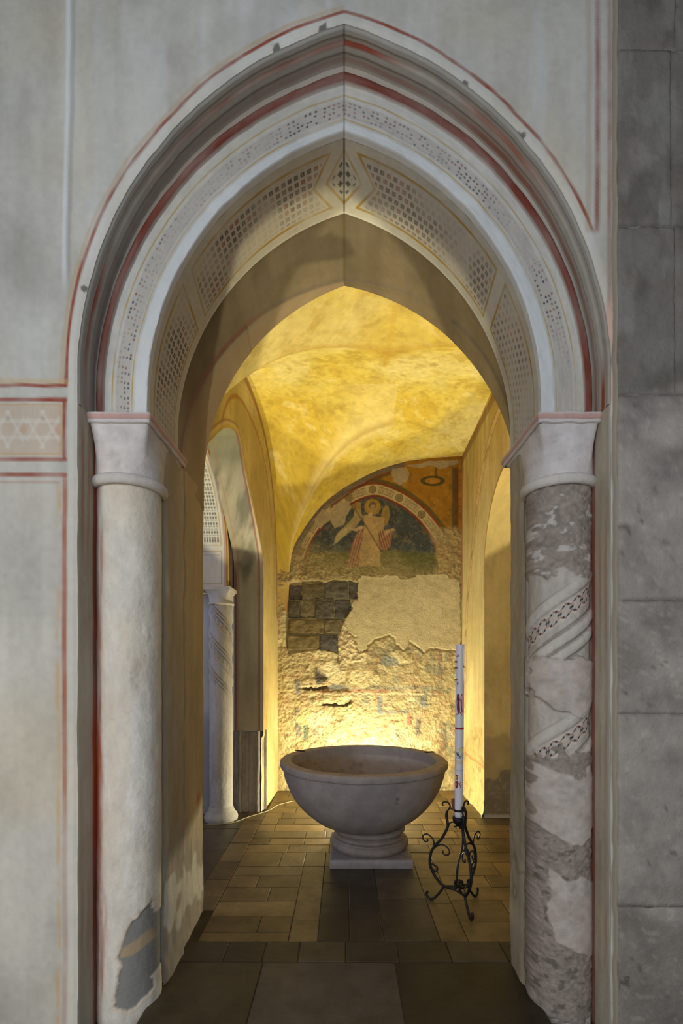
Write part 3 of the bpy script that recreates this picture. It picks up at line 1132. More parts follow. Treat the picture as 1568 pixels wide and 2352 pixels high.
# --- lower zone: battered plaster with traces of painted frames
lay(C, .45 * ss(.1, .8, med), (164, 142, 88))
lay(C, .7 * ss(.3, .8, fbm(px / 20, py / 12, 470, 5)), (122, 108, 74))
lay(C, .5 * ss(.3, .8, fbm(px / 26 + 4, py / 20, 471, 4)), (222, 208, 160))
lay(C, .6 * ss(.3, .7, fbm(px / 24, py / 24, 472, 4)) * (py > 1480) * (px > 830), (134, 138, 116))
lay(C, .5 * ss(.3, .7, fbm(px / 17 + 7, py / 21, 474, 4)) * (py > 1490), (168, 132, 96))
lay(C, .7 * line(px - 1011 + 2 * qa, 3, 2) * ss(1490, 1500, py) * np.clip(.6 + .6 * med, 0, 1), (150, 110, 84))
lay(C, .45 * line(px - 1011 + 2 * qa, 3, 2) * ss(1490, 1500, py) * ss(1560, 1540, py), (120, 122, 130))
lay(C, .7 * line(py - 1588 + 2 * qa, 3.2, 2) * ss(725, 745, px) * ss(1018, 1010, px) * np.clip(.55 + .8 * med, 0, 1), (164, 110, 84))
lay(C, .4 * line(py - 1580 + 2 * qb, 3, 3) * ss(745, 760, px) * ss(1010, 1000, px), (120, 130, 124))
lay(C, .5 * line(py - 1594, 1.2, 1) * ss(700, 720, px) * ss(1010, 1000, px), (226, 216, 176))
for (x0, y0, y1, cc) in ((683, 1560, 1595, (116, 116, 118)), (683, 1630, 1690, (120, 116, 110)), (702, 1660, 1700, (96, 112, 96)), (873, 1600, 1640, (116, 126, 126)),
                         (972, 1598, 1625, (128, 138, 134)), (726, 1640, 1690, (160, 130, 110)), (940, 1640, 1665, (170, 110, 90)), (960, 1650, 1690, (118, 112, 104)), (1020, 1660, 1720, (128, 118, 96))):
    lay(C, .6 * line(px - x0 + 3 * qa, 4.5, 3) * ss(y0 - 5, y0 + 5, py) * ss(y1 + 5, y1 - 5, py) * 1.35, cc)
for (x0, y0, rx, ry, cc, k) in ((872, 1500, 26, 12, (110, 100, 78), .6), (893, 1522, 22, 12, (124, 132, 132), .6), (738, 1552, 15, 18, (92, 90, 84), .9), (782, 1525, 9, 22, (110, 92, 80), .9),
                                (900, 1635, 40, 5, (122, 134, 134), .5), (770, 1578, 22, 5, (118, 126, 130), .6), (700, 1650, 22, 16, (222, 206, 140), .7), (735, 1655, 30, 20, (226, 214, 170), .6),
                                (830, 1560, 30, 26, (214, 196, 146), .6), (760, 1535, 26, 16, (218, 202, 156), .8), (735, 1505, 18, 12, (216, 200, 152), .7), (765, 1540, 18, 18, (220, 208, 164), .8)):
    rr = np.hypot((px - x0) / rx, (py - y0) / ry) + .35 * qa + .15 * med
    lay(C, k * ss(1.1, .85, rr), cc)
rub = ss(0, 40, py - 1470 - 40 * big) * ss(820, 700, px)
H = H + rub * .006 * fbm(px / 7, py / 5, 480, 5)
# two deep ragged slots
for (x0, x1, y0) in ((695, 752, 1580), (740, 806, 1613)):
    sl = ss(1.2, .7, np.abs(py - y0 + 8 * qb + 5 * med + (px - x0) * -.05) / (4.5 + 3.5 * qa)) * ss(x0 - 6, x0 + 6, px) * ss(x1 + 6, x1 - 6, px)
    H = H - .05 * sl
    lip = ss(1.2, .6, np.abs(py - y0 + 14 + 6 * qb) / 10.0) * ss(x0 - 6, x0 + 6, px) * ss(x1 + 6, x1 - 6, px)
    H = H + .02 * lip * (1 - sl)
    lay(C, sl * .8, (92, 80, 56))
lay(C, .4 * line(px - 640, 8, 10) * (py > 1480), (176, 156, 96))

# --- dark stone zone: recess that carries the separate stones
stone_poly = [(655, 1338), (700, 1336), (742, 1332), (800, 1330), (826, 1330), (824, 1376), (808, 1380), (806, 1412), (792, 1425), (776, 1470), (776, 1500), (735, 1490), (660, 1500), (655, 1430)]
sdist = sd_poly(px + 4 * qa, py + 3 * qb, stone_poly)
sm = ss(-2, 2, sdist)
H = H * (1 - sm) + sm * (-.028 + .003 * fine)
lay(C, sm * .8, (176, 160, 116))

# --- fresco lunette
lun = ss(4, -4, py - 1334 + 6 * fbm(px / 22, py * 0, 490, 4) + (px < 822) * -2)
rough_low = ss(1255, 1330, py + 18 * big - .10 * (px - 850)) * lun
rough_low = np.maximum(rough_low, lun * ss(985, 1010, px + 10 * qa) * ss(1210, 1225, py + 8 * qb))
F = full(px.shape, (150, 134, 92))
inner_arc = catmull([(690, 1345), (700, 1290), (716, 1245), (745, 1200), (790, 1163), (855, 1138), (900, 1150), (945, 1178), (978, 1215), (1000, 1260), (1010, 1330)], 6)
ring_mid = catmull([(676, 1340), (683, 1290), (700, 1243), (735, 1192), (790, 1150), (855, 1125), (908, 1140), (955, 1170), (990, 1208), (1016, 1250)], 6)
dm = dist_poly(px, py, ring_mid)
poly_in = [tuple(p) for p in inner_arc] + [(1010, 1345), (690, 1345)]
ins = sd_poly(px, py, poly_in)
inside = ss(-1.5, 1.5, ins)
# spandrel ochre and sinopia outside of the ring
lay(F, 1.0 * (py < 1345), (158, 112, 34))
lay(F, .6 * ss(.1, .8, fbm(px / 26, py / 26, 500, 4)), (112, 84, 30))
lay(F, .5 * ss(.3, .9, fbm(px / 16, py / 16, 501, 4)), (182, 140, 62))
# sky and meadow inside
G = full(px.shape, (66, 72, 72))
lay(G, .6 * ss(0, .8, fbm(px / 22, py / 22, 502, 4)), (92, 96, 88))
lay(G, .6 * ss(-.1, .7, fbm(px / 30, py / 30, 503, 4)) * (px > 890), (60, 60, 56))
lay(G, ss(1262, 1276, py + 6 * qa), (98, 98, 54))
lay(G, .5 * ss(.1, .8, fbm(px / 14, py / 10, 504, 4)) * ss(1262, 1276, py), (70, 80, 46))
lay(G, .5 * ss(.1, .7, fbm(px / 18, py / 14, 505, 4)) * ss(1285, 1310, py), (146, 130, 92))


def blob(x0, y0, rx, ry, rot=0, w=.10):
    c_, s_ = math.cos(rot), math.sin(rot)
    dx, dy = px - x0, py - y0
    u_ = (dx * c_ + dy * s_) / rx
    v_ = (-dx * s_ + dy * c_) / ry
    return ss(1 + w, 1 - w, np.hypot(u_, v_) + .08 * qa)


def shape(poly, soft=1.2, wob=1.5):
    return ss(-soft, soft, sd_poly(px + wob * qa, py + wob * qb, poly))


# winged figure: wings, robe with red folds, arms, halo, head
lay(G, blob(885, 1184, 10, 24, .12), (150, 122, 66))
lay(G, blob(885, 1188, 6, 18, .12) * .4, (120, 98, 54))
lay(G, shape([(795, 1205), (812, 1188), (818, 1160), (806, 1150), (828, 1155), (832, 1190), (812, 1215), (786, 1235), (766, 1252), (772, 1228)]), (158, 140, 96))
lay(G, .6 * shape([(790, 1215), (812, 1200), (800, 1225), (766, 1252), (770, 1232)]), (176, 164, 124))
lay(G, shape([(832, 1186), (848, 1180), (866, 1188), (882, 1190), (880, 1218), (868, 1226), (874, 1270), (872, 1302), (818, 1302), (830, 1240), (836, 1212)]), (172, 144, 96))
lay(G, .5 * shape([(845, 1190), (872, 1190), (868, 1230), (872, 1290), (838, 1296), (842, 1230)]) * np.clip(.5 + med, 0, 1), (190, 160, 110))
# folds
m1 = shape([(832, 1215), (822, 1222), (808, 1250), (798, 1290), (802, 1302), (822, 1306), (826, 1270), (832, 1240)])
fold = .5 + .5 * np.sin((px + (py - 1220) * .28) * 1.05)
lay(G, m1, (150, 104, 80))
lay(G, m1 * ss(.5, .9, fold) * .5, (180, 150, 112))
lay(G, m1 * ss(.4, .1, fold) * .5, (118, 66, 54))
m2 = shape([(870, 1222), (892, 1216), (900, 1224), (896, 1256), (888, 1264), (874, 1262)])
fold2 = .5 + .5 * np.sin((px - (py - 1220) * .30) * 1.05)
lay(G, m2, (150, 104, 80))
lay(G, m2 * ss(.5, .9, fold2) * .5, (180, 150, 112))
lay(G, m2 * ss(.4, .1, fold2) * .6, (112, 58, 50))
lay(G, shape([(802, 1207), (812, 1216), (830, 1208), (836, 1214), (818, 1222), (804, 1218)]), (178, 152, 112))
lay(G, shape([(880, 1222), (902, 1214), (908, 1220), (896, 1222), (884, 1232)]), (178, 152, 112))
lay(G, line(dist_poly(px, py, [(816, 1172), (838, 1205), (874, 1266)]), .9, .9) * .8, (92, 70, 46))
lay(G, blob(816, 1162, 14, 10, .4) * .8, (140, 108, 54))
hr = np.hypot(px - 855, py - 1165)
lay(G, ss(20.5, 19, hr), (170, 136, 62))
lay(G, line(hr - 19, .8, .8) * .8, (96, 74, 36))
lay(G, line(hr - 14.5, .5, .8) * .5, (110, 86, 44))
lay(G, blob(855, 1162, 9.5, 9.5), (104, 92, 62))
lay(G, blob(856.5, 1168, 6.6, 9), (160, 132, 96))
lay(G, .6 * blob(853.6, 1165.5, 1.4, .9) + .6 * blob(859.6, 1165.5, 1.4, .9), (70, 56, 44))
lay(G, .45 * blob(856.6, 1169, .9, 3.0), (120, 92, 66))
lay(G, .5 * blob(856.4, 1173.2, 2.4, .8), (112, 66, 56))
lay(G, blob(850, 1183, 5, 6, .5) * .7, (196, 176, 146))
lay(G, .45 * ss(.25, .8, fbm(px / 11, py / 11, 560, 5, .6)), (128, 114, 82))
lay(G, .30 * ss(.3, .8, fbm(px / 5, py / 5, 561, 4)), (150, 134, 96))
F[...] = F * (1 - inside[..., None]) + G * inside[..., None]
# frame bands of the ring
ringm = ss(1.5, -.5, dm - 11)
cut_r = ss(1260, 1240, py + .1 * (px - 1000)) + (px < 850)
ringm = ringm * np.clip(cut_r, 0, 1)
out = 1 - inside
lay(F, out * line(dm - 14.5, 3, 1.2) * np.clip(cut_r, 0, 1) * .85, (120, 58, 38))
lay(F, out * line(dm - 21, 2.6, 1.5) * np.clip(cut_r, 0, 1) * (px > 840) * .8, (76, 80, 46))
lay(F, ringm, (186, 166, 122))
lay(F, inside * line(dm - 14, 2.4, 1) * np.clip(cut_r, 0, 1) * .9, (124, 56, 40))
# medallions and lettered cartouches on the ring
arc = np.cumsum(np.r_[0, np.linalg.norm(np.diff(ring_mid, axis=0), axis=1)])
apos = np.interp(855, ring_mid[:, 0], arc)
# nearest arc parameter for each point (coarse)
near = np.zeros(px.shape)
best = np.full(px.shape, 1e9)
for kk in range(0, len(ring_mid)):
    dd = (px - ring_mid[kk, 0]) ** 2 + (py - ring_mid[kk, 1]) ** 2
    bt = dd < best
    near[bt] = arc[kk]
    best[bt] = dd[bt]
for off in (-230, -62, 0, 64, 128):
    q = np.argmin(np.abs(arc - (apos + off)))
    x0, y0 = ring_mid[q]
    rr = np.hypot(px - x0, py - y0)
    lay(F, ss(8.5, 7.5, rr) * ringm, (150, 130, 92))
    lay(F, line(rr - 8.2, .7, .7) * ringm * .8, (92, 76, 48))
    lay(F, ss(6, 5, rr) * ringm * .8, (122, 112, 76))
    for sg in (-1, 1):
        pass
tcol = (px * .9 + py * .45)
for off in (-250, -205, -160, -90, -32, 32, 96, 160):
    c0 = apos + off
    seg = ss(18, 15, np.abs(near - c0))
    lay(F, seg * line(dm - 6.5, .5, .8) * ringm * .7, (84, 70, 46))
    strokes = ss(.1, .5, np.sin(tcol * 1.9) + .5 * np.sin(tcol * .77))
    lay(F, seg * ss(4.6, 3.8, dm) * strokes * ringm * .65, (88, 74, 50))
# outer grey band under the vault line, wreath, right border
top_line = [(x, y) for x, y in BPX]
dtop = dist_poly(px, py, top_line)
lay(F, ss(9, 7, dtop) * (px < 930) * .85, (112, 104, 90))
lay(F, line(dtop - 11, 2.4, 1.2) * (px > 760) * (px < 930) * .8, (112, 58, 40))
lay(F, line(dtop - 15, 1.6, 1.2) * (px > 850) * (px < 930) * .7, (80, 84, 52))
el = np.hypot((px - 993) / 23, (py - 1105) / 9.5)
lay(F, line(el - 1, .17, .12) * .9, (64, 68, 36))
lay(F, ss(.8, .7, el) * .5, (176, 120, 50))
lay(F, line(px - 1001, 1.6, 1.5) * ss(1068, 1075, py) * ss(1098, 1092, py) * .7, (64, 66, 38))
lay(F, line(px - 1041, 2.4, 1.2) * ss(1068, 1080, py) * ss(1222, 1212, py) * .85, (74, 78, 44))
lay(F, line(px - 1048, 3.6, 1.2) * ss(1068, 1080, py) * ss(1222, 1212, py) * .85, (104, 52, 34))
# grey repaired losses
for poly in ([(722, 1192), (742, 1170), (752, 1176), (765, 1180), (790, 1153), (800, 1150), (808, 1168), (796, 1186), (790, 1204), (768, 1214), (758, 1196), (745, 1204), (735, 1214), (722, 1208)],
             [(896, 1085), (900, 1075), (930, 1072), (940, 1086), (936, 1104), (920, 1116), (906, 1108)],
             [(930, 1070), (985, 1060), (1052, 1056), (1052, 1066), (1030, 1072), (1012, 1078), (990, 1070), (960, 1074)]):
    g_ = ss(-1.2, 1.2, sd_poly(px + 2 * qa, py + 2 * qb, poly))
    lay(F, g_ * .95, (166, 150, 118))
# plaster loss near the bottom of the lunette
Rg = full(px.shape, (164, 146, 102)) * (1 + .10 * med + .12 * fine)[..., None]
rl = rough_low[..., None]
F[...] = F * (1 - .85 * rl) + Rg * .85 * rl
F *= (1 + .07 * fine + .05 * med)[..., None]
C[...] = C * (1 - lun[..., None]) + F * lun[..., None]
H = H * (1 - lun) + lun * (.010 + .0015 * fine + rough_low * (.004 * fine + .006 * fbm(px / 7, py / 7, 510, 3)))

# --- smooth repair patch
patch_poly = [(822, 1330), (832, 1322), (850, 1325), (875, 1326), (890, 1321), (912, 1323), (922, 1331), (940, 1330), (958, 1321), (990, 1319), (1025, 1320), (1033, 1330), (1056, 1333), (1060, 1500), (1040, 1493), (1020, 1492), (1000, 1489), (985, 1488),
              (975, 1497), (966, 1490), (950, 1478), (940, 1472), (934, 1484), (928, 1492), (912, 1480), (908, 1466), (892, 1457), (878, 1462), (860, 1470), (846, 1478), (842, 1492), (825, 1496), (820, 1488), (818, 1462), (800, 1452), (796, 1436), (792, 1422), (808, 1400), (808, 1384), (820, 1378)]
pdist = sd_poly(px + 1.8 * fbm(px / 6, py / 6, 520, 3), py + 1.8 * fbm(px / 6, py / 6, 521, 3), patch_poly)
pm = ss(-1.2, 1.2, pdist)
PC = full(px.shape, (196, 182, 140)) * (1 + .07 * big + .04 * fine)[..., None]
lay(PC, .30 * ss(.35, .8, fbm(px / 40, py / 12, 525, 4)), (150, 136, 98))
lay(PC, .6 * ss(6, 0, pdist) * (py < 1345), (220, 206, 160))
C[...] = C * (1 - pm[..., None]) + PC * pm[..., None]
H = H * (1 - pm) + pm * (.016 + .0012 * fine + .003 * big)
under = ss(-7, -1, pdist) * (1 - pm) * ss(1440, 1452, py)
H = H - under * .02
# white crumbly rubble left of the patch
rb = ss(-2, 4, sd_poly(px + 5 * qa, py + 5 * qb, [(782, 1428), (800, 1424), (798, 1452), (820, 1462), (822, 1492), (842, 1496), (836, 1520), (800, 1520), (790, 1560), (775, 1500), (776, 1462)])) * (1 - pm)
lay(C, rb * .7, (206, 190, 146))
H = H + rb * (.012 + .012 * fbm(px / 6, py / 6, 530, 4))
WY = YB - H
build('fresco_plaster', [(np.stack([WX, WY, WZ], -1), C, False, False)], M_rough, wall_back)

# separate dark stones of the exposed masonry
stones = [(663, 693, 1344, 1376), (694, 743, 1340, 1376), (745, 799, 1336, 1375), (801, 821, 1334, 1374),
          (662, 687, 1379, 1419), (689, 723, 1379, 1419), (725, 767, 1379, 1420), (769, 805, 1377, 1419),
          (662, 742, 1423, 1456), (744, 788, 1422, 1455), (660, 733, 1459, 1492), (735, 775, 1458, 1496)]
for i, (x0, x1, y0, y1) in enumerate(stones):
    cc = [(92, 86, 76), (104, 94, 70), (98, 92, 80), (88, 84, 78)][i % 4]
    if i in (8, 10):
        cc = (112, 98, 66)
    build('stone', [rough_block((x0 - 790) * KB, (x1 - 790) * KB, 1.5 + (1530 - y1) * KB, 1.5 + (1530 - y0) * KB,
                                YB + .007 + random.uniform(-.005, .005), .06, 22, 18, 600 + i * 7, .009, cc, .006, None, .006)], M_stone, wall_back)


# ---------------------------------------------------------------- left wall with its stepped arch to the aisle
def xl(Y):
    return -.83 + (Y - 4.97) * .035


wall_left = struct(empty('wall_left', (0, 0, 0)), 'left chapel wall with stepped arch opening to the aisle')
YC = 3.95
curveA = catmull([(-1.06, 2.40), (-1.0, 2.62), (-.91, 2.83), (-.80, 2.94), (-.41, 3.24), (-.12, 3.37), (0, 3.39)], 10)
curveA2 = catmull([(0, 3.39), (.10, 3.32), (.22, 3.20), (.58, 2.95), (.86, 2.74), (.99, 2.60), (1.02, 2.45)], 10)
CA = np.concatenate([resample(curveA, 90), resample(curveA2, 90)[1:]])
CA[:, 0] += YC


def paint_left(X, Y, Z):
    C = plaster_base(Y, Z, (186, 168, 112), 700, .12)
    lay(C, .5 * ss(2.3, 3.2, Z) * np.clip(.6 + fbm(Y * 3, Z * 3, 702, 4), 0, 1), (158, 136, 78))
    lay(C, .35 * np.clip(fbm(Y * 14, Z * 1.5, 703, 4), 0, 1), (150, 124, 66))
    yy = np.linspace(3.0, 5.84, 90)
    dv = dist_poly(Y, Z, np.stack([yy, np.maximum(g_side(yy), f_front(np.full_like(yy, -.84)) * (yy < 4.4))], -1))
    lay(C, line(dv - .055, .022, .008) * .75, (150, 92, 62))
    lay(C, line(dv - .095, .006, .005) * .6, (196, 176, 130))
    lay(C, line(dv - .03, .008, .006) * .5, (120, 116, 84))
    br = np.abs(np.sin(Y * 60) * np.sin(Z * 60 + np.sin(Y * 40)))
    lay(C, line(dv - .20, .075, .01) * ss(3.2, 3.4, Z) * ss(.35, .6, br) * .5, (196, 180, 130))
    lay(C, line(dv - .29, .012, .008) * .6 * ss(2.9, 3.1, Z), (150, 88, 48))
    da = dist_poly(Y, Z, CA)
    lay(C, line(da - .03, .012, .01) * .7 * ss(2.3, 2.5, Z), (200, 180, 136))
    lay(C, line(da - .055, .006, .006) * .6 * ss(2.3, 2.5, Z), (150, 98, 66))
    lay(C, line(da - .012, .010, .006) * .5 * ss(2.3, 2.5, Z), (190, 158, 50))
    low = ss(.9, .6, Z + .1 * fbm(Y * 6, Z * 6, 705, 3))
    lay(C, low * .4, (196, 178, 122))
    return C


zz = np.linspace(0, 1, 120)
YA = np.repeat(CA[:, None, 0], 120, 1)
ZA = CA[:, None, 1] * (1 - zz) + 4.6 * zz
PA = (np.stack([xl(YA), YA, ZA], -1), paint_left(xl(YA), YA, ZA), False, True)
yb = np.linspace(YC + 1.02, 5.87, 70)
zb = np.linspace(0, 4.6, 420)
YBg, ZBg = np.meshgrid(yb, zb, indexing='ij')
XBg = xl(YBg) + .003 * fbm(YBg * 8, ZBg * 6, 710, 4)
# chipped plaster at the foot of the arris
chip = ss(.80, .74, ZBg + .03 * fbm(ZBg * 20, YBg * 20, 711, 3)) * ss(5.10, 5.04, YBg)
XBg = XBg - .018 * chip
PB_ = (np.stack([XBg, YBg, ZBg], -1), paint_left(XBg, YBg, ZBg), False, True)
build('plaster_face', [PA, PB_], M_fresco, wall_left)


def sweep_x(curve, x0, x1, nx, paint, flip=False):
    c = np.asarray(curve)
    f = np.linspace(0, 1, nx)
    Y = np.repeat(c[:, None, 0], nx, 1)
    Z = np.repeat(c[:, None, 1], nx, 1)
    X = x0[:, None] * (1 - f) + x1[:, None] * f
    return (np.stack([X, Y, Z], -1), paint(X, Y, Z), False, flip)


def paint_ordA(X, Y, Z):
    C = plaster_base(X * 2 + Y, Z, (150, 144, 128), 720, .2)
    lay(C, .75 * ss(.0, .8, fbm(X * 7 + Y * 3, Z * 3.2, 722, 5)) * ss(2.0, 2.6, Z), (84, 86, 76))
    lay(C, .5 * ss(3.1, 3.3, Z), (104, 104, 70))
    lay(C, line(X + .872, .006, .005) * .7, (126, 70, 62))
    lay(C, line(X + .850, .007, .005) * .5, (190, 170, 130))
    lay(C, line(X + 1.112, .012, .006) * .7 * ss(2.6, 2.4, Z), (120, 62, 58))
    lay(C, line(X + 1.085, .004, .004) * .6, (150, 110, 90))
    return C


vert = np.stack([np.full(120, YC + 1.02), np.linspace(2.44, .83, 120)], -1)
CAV = np.concatenate([CA, vert])
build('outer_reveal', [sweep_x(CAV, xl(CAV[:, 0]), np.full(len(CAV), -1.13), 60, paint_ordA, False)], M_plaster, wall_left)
# inner order
hb = half_arch(.78, 2.26, 3.33, .26, 130)
CB = np.concatenate([np.stack([YC - hb[:, 0], hb[:, 1]], -1), np.stack([YC + hb[::-1, 0], hb[::-1, 1]], -1)[1:]])


def paint_ordB(X, Y, Z):
    C = plaster_base(X * 2 + Y, Z, (196, 194, 188), 730, .07)
    sv = np.where(Y > YC, Z, Z + 9)
    u = np.abs(X) - 1.16
    pan = np.minimum(np.minimum(u - .035, .30 - u), np.minimum(Z - 2.30, 2.62 - Z))
    pan2 = np.minimum(np.minimum(u - .035, .30 - u), Z - 2.68)
    for p in (pan, pan2):
        lay(C, line(p - .003, .0035, .003) * .8, (170, 150, 96))
    pit = .026
    iu, iv = np.floor(u / pit), np.floor(Z / pit)
    fu, fv = u / pit - iu - .5, Z / pit - iv - .5
    sq = np.maximum(np.abs(fu), np.abs(fv))
    lay(C, ss(.35, .28, sq) * ss(.05, .15, sq) * ss(.012, .016, pan2) * .85, (78, 74, 68))
    lay(C, ss(.35, .28, sq) * ss(.01, .014, pan) * ss(2.56, 2.60, Z) * .6, (90, 86, 90))
    lay(C, ss(.015, .01, u) * .6, (150, 96, 74))
    return C


build('inner_soffit', [sweep_x(CB, np.full(len(CB), -1.155), np.full(len(CB), -1.62), 110, paint_ordB, False)], M_plaster, wall_left)
# roll moulding on the inner order's arris + face between the orders
rp = []
nn = np.gradient(CB, axis=0)
nn /= np.linalg.norm(nn, axis=1)[:, None]
nrm = np.stack([-nn[:, 1], nn[:, 0]], -1)
nrm[nrm[:, 1] * 0 + (CB - np.array([YC, 2.4])).dot(np.array([0, 0])) < -9] *= 1
flipn = np.sign(np.sum(nrm * (CB - np.array([YC, 2.6])), 1))[:, None]
nrm = nrm * flipn
a = np.linspace(-.3, math.pi + .2, 12)
RP = np.zeros((len(CB), 12 + 4, 3))
for j, t in enumerate(a):
    off = .020 + -.020 * math.cos(t)
    RP[:, j, 0] = -1.155 + .022 * math.sin(t)
    RP[:, j, 1:] = CB + nrm * off
for j, off in enumerate((.045, .10, .20, .34)):
    RP[:, 12 + j, 0] = -1.148
    RP[:, 12 + j, 1:] = CB + nrm * off
CC = full(RP.shape[:2], (186, 170, 118))
CC[:, 2:4] = lin((150, 96, 62))
CC[:, 12:] = lin((120, 92, 70))
build('arris_roll', [(RP, CC, False, True)], M_plaster, wall_left)
# flat jamb behind the aisle column and aisle wall
AW = []
xx = np.linspace(-3.2, -1.13, 60)
zw = np.linspace(0, 4.6, 160)
XW, ZW = np.meshgrid(xx, zw, indexing='ij')
YW = 4.90 + .006 * fbm(XW * 8, ZW * 8, 740, 4) * ss(1.1, .9, ZW)
CW = plaster_base(XW, ZW, (176, 176, 178), 741, .1)
lay(CW, line(XW + 1.33, .006, .005) * ss(1.0, 1.1, ZW) * .7, (130, 76, 76))
lay(CW, line(XW + 1.36, .004, .004) * ss(1.0, 1.1, ZW) * .7, (130, 76, 76))
lay(CW, ss(1.1, .95, ZW) * .6, (120, 124, 132))
lay(CW, ss(-1.17, -1.15, XW) * .6, (100, 62, 56))
build('aisle_face', [(np.stack([XW, YW, ZW], -1), CW, False, True)], M_plaster, wall_left)

# stone jamb exposed under the plaster, with vertical rolls
dz0, dz1 = 0, .835
stn = [(-1.145, 4.99), (-1.10, 4.985), (-1.085, 4.985), (-1.082, 4.955), (-1.068, 4.948), (-1.052, 4.955), (-1.048, 4.985), (-1.02, 4.985), (-1.015, 4.975), (-1.005, 4.985),
       (-.905, 4.985), (-.90, 4.955), (-.885, 4.945), (-.868, 4.955), (-.862, 4.985), (-.845, 5.02), (-.842, 5.06), (-.812, 5.065)]


def paint_stn(X, Y, Z):
    C = plaster_base(X * 3, Z, (142, 134, 124), 750, .18)
    C *= (1 + .12 * fbm(X * 60, Z * 30, 751, 4))[..., None]
    lay(C, line(X + .98, .004, .004) * .4, (130, 84, 70))
    return C


def paint_stn2(X, Y, Z):
    return paint_stn(X, Y, Z)


build('stone_jamb', [vsweep(stn, dz0, dz1, 60, 130, paint_stn, .004, 8, True)], M_pier, wall_left)

# spiral column in the left opening
CX2, CY2, CR2 = -1.205, 4.742, .112
col_a = tag(empty('engaged_column', (CX2, CY2, 0)), 'bluish spiral column with mosaic bands in the left side opening', 'column')
TH, Z = shaft_grid(0, 0, CR2, .09, 2.10, 110, 420, -2.5, 2.5)
wv = np.mod(Z * 534 + TH * 62 + 20, 168) / 168 * 300
hh = spiral_profile(wv)
tw = ss(1.22, 1.38, Z + .05 * TH)
Cc = plaster_base(TH * .3, Z, (172, 168, 164), 760, .1)
lay(Cc, ss(.0, -.004, hh) * tw * .6, (92, 88, 92))
mbm = ss(36, 42, wv) * ss(96, 90, wv) * tw
chk = np.sin(TH * 60) * np.sin(wv * .42)
lay(Cc, mbm * ss(.1, .4, chk) * .7, (86, 84, 92))
lay(Cc, ss(.7, .3, Z) * .4 * np.clip(.5 + fbm(TH * 2, Z * 4, 762, 4), 0, 1), (120, 116, 104))
R = CR2 + tw * (hh * .9) - .006 * tw + .001 * fbm(TH * 5, Z * 20, 761, 3)
build('shaft', [(np.stack([CX2 + R * np.sin(TH), CY2 - R * np.cos(TH), Z], -1), Cc, False, False)], M_column, col_a, col_a.location)
bp = catmull([(.112, .135), (.118, .12), (.128, .09), (.150, .06), (.162, .035), (.160, .012), (.158, .0)], 5)
build('base', [lathe(bp[::-1], 64, CX2, CY2, (160, 156, 150))], M_column, col_a, col_a.location)
a_ = np.linspace(0, 2 * math.pi, 11)
build('necking_ring', [lathe([(.114 + .013 * math.cos(t), 2.105 + .014 * math.sin(t)) for t in a_], 56, CX2, CY2, (186, 180, 172))], M_column, col_a, col_a.location)
n = 72
th = np.linspace(0, 2 * math.pi, n, endpoint=False)
x0, x1, y0, y1 = -1.62, -1.095, 4.615, 4.905
T = []
for t in th:
    dx, dy = math.cos(t), math.sin(t)
    kk = 9
    if dx > 1e-6: kk = min(kk, (x1 - CX2) / dx)
    if dx < -1e-6: kk = min(kk, (CX2 - .13 - CX2) / dx)
    if dy > 1e-6: kk = min(kk, (y1 - CY2) / dy)
    if dy < -1e-6: kk = min(kk, (y0 - CY2) / dy)
    T.append((CX2 + dx * kk, CY2 + dy * kk))
T = np.array(T)
Bq = np.stack([CX2 + .112 * np.cos(th), CY2 + .112 * np.sin(th)], -1)
ts = np.linspace(0, 1, 20)
P = np.zeros((n, 20, 3))
for i, t in enumerate(ts):
    kk = t ** 1.8
    P[:, i, :2] = Bq * (1 - kk) + T * kk
    P[:, i, 2] = 2.115 + .115 * t
build('bell', [(P, (186, 182, 180), True)], M_column, col_a, col_a.location, flat_sharp=45)
build('abacus', [box(-1.62, -1.088, 4.608, 4.91, 2.23, 2.262, (190, 184, 180))], M_column, col_a, col_a.location, smooth=False)

# ---------------------------------------------------------------- right wall with arched niche
wall_right = struct(empty('wall_right', (0, 0, 0)), 'right chapel wall with tall arched niche and painted band')


def xr(Y):
    return 1.385 + (Y - 4.78) * .030


hr_ = half_arch(.83, 2.2, 3.22, .2, 90)
CR = np.concatenate([np.stack([YC - hr_[:, 0], hr_[:, 1]], -1), np.stack([YC + hr_[::-1, 0], hr_[::-1, 1]], -1)[1:]])
band_r = catmull([(5.66, 1.0), (5.62, 1.6), (5.55, 2.15), (5.32, 2.70), (5.06, 3.22), (4.68, 3.60), (4.37, 3.74), (3.9, 3.82), (3.4, 3.74), (3.1, 3.6)], 8)


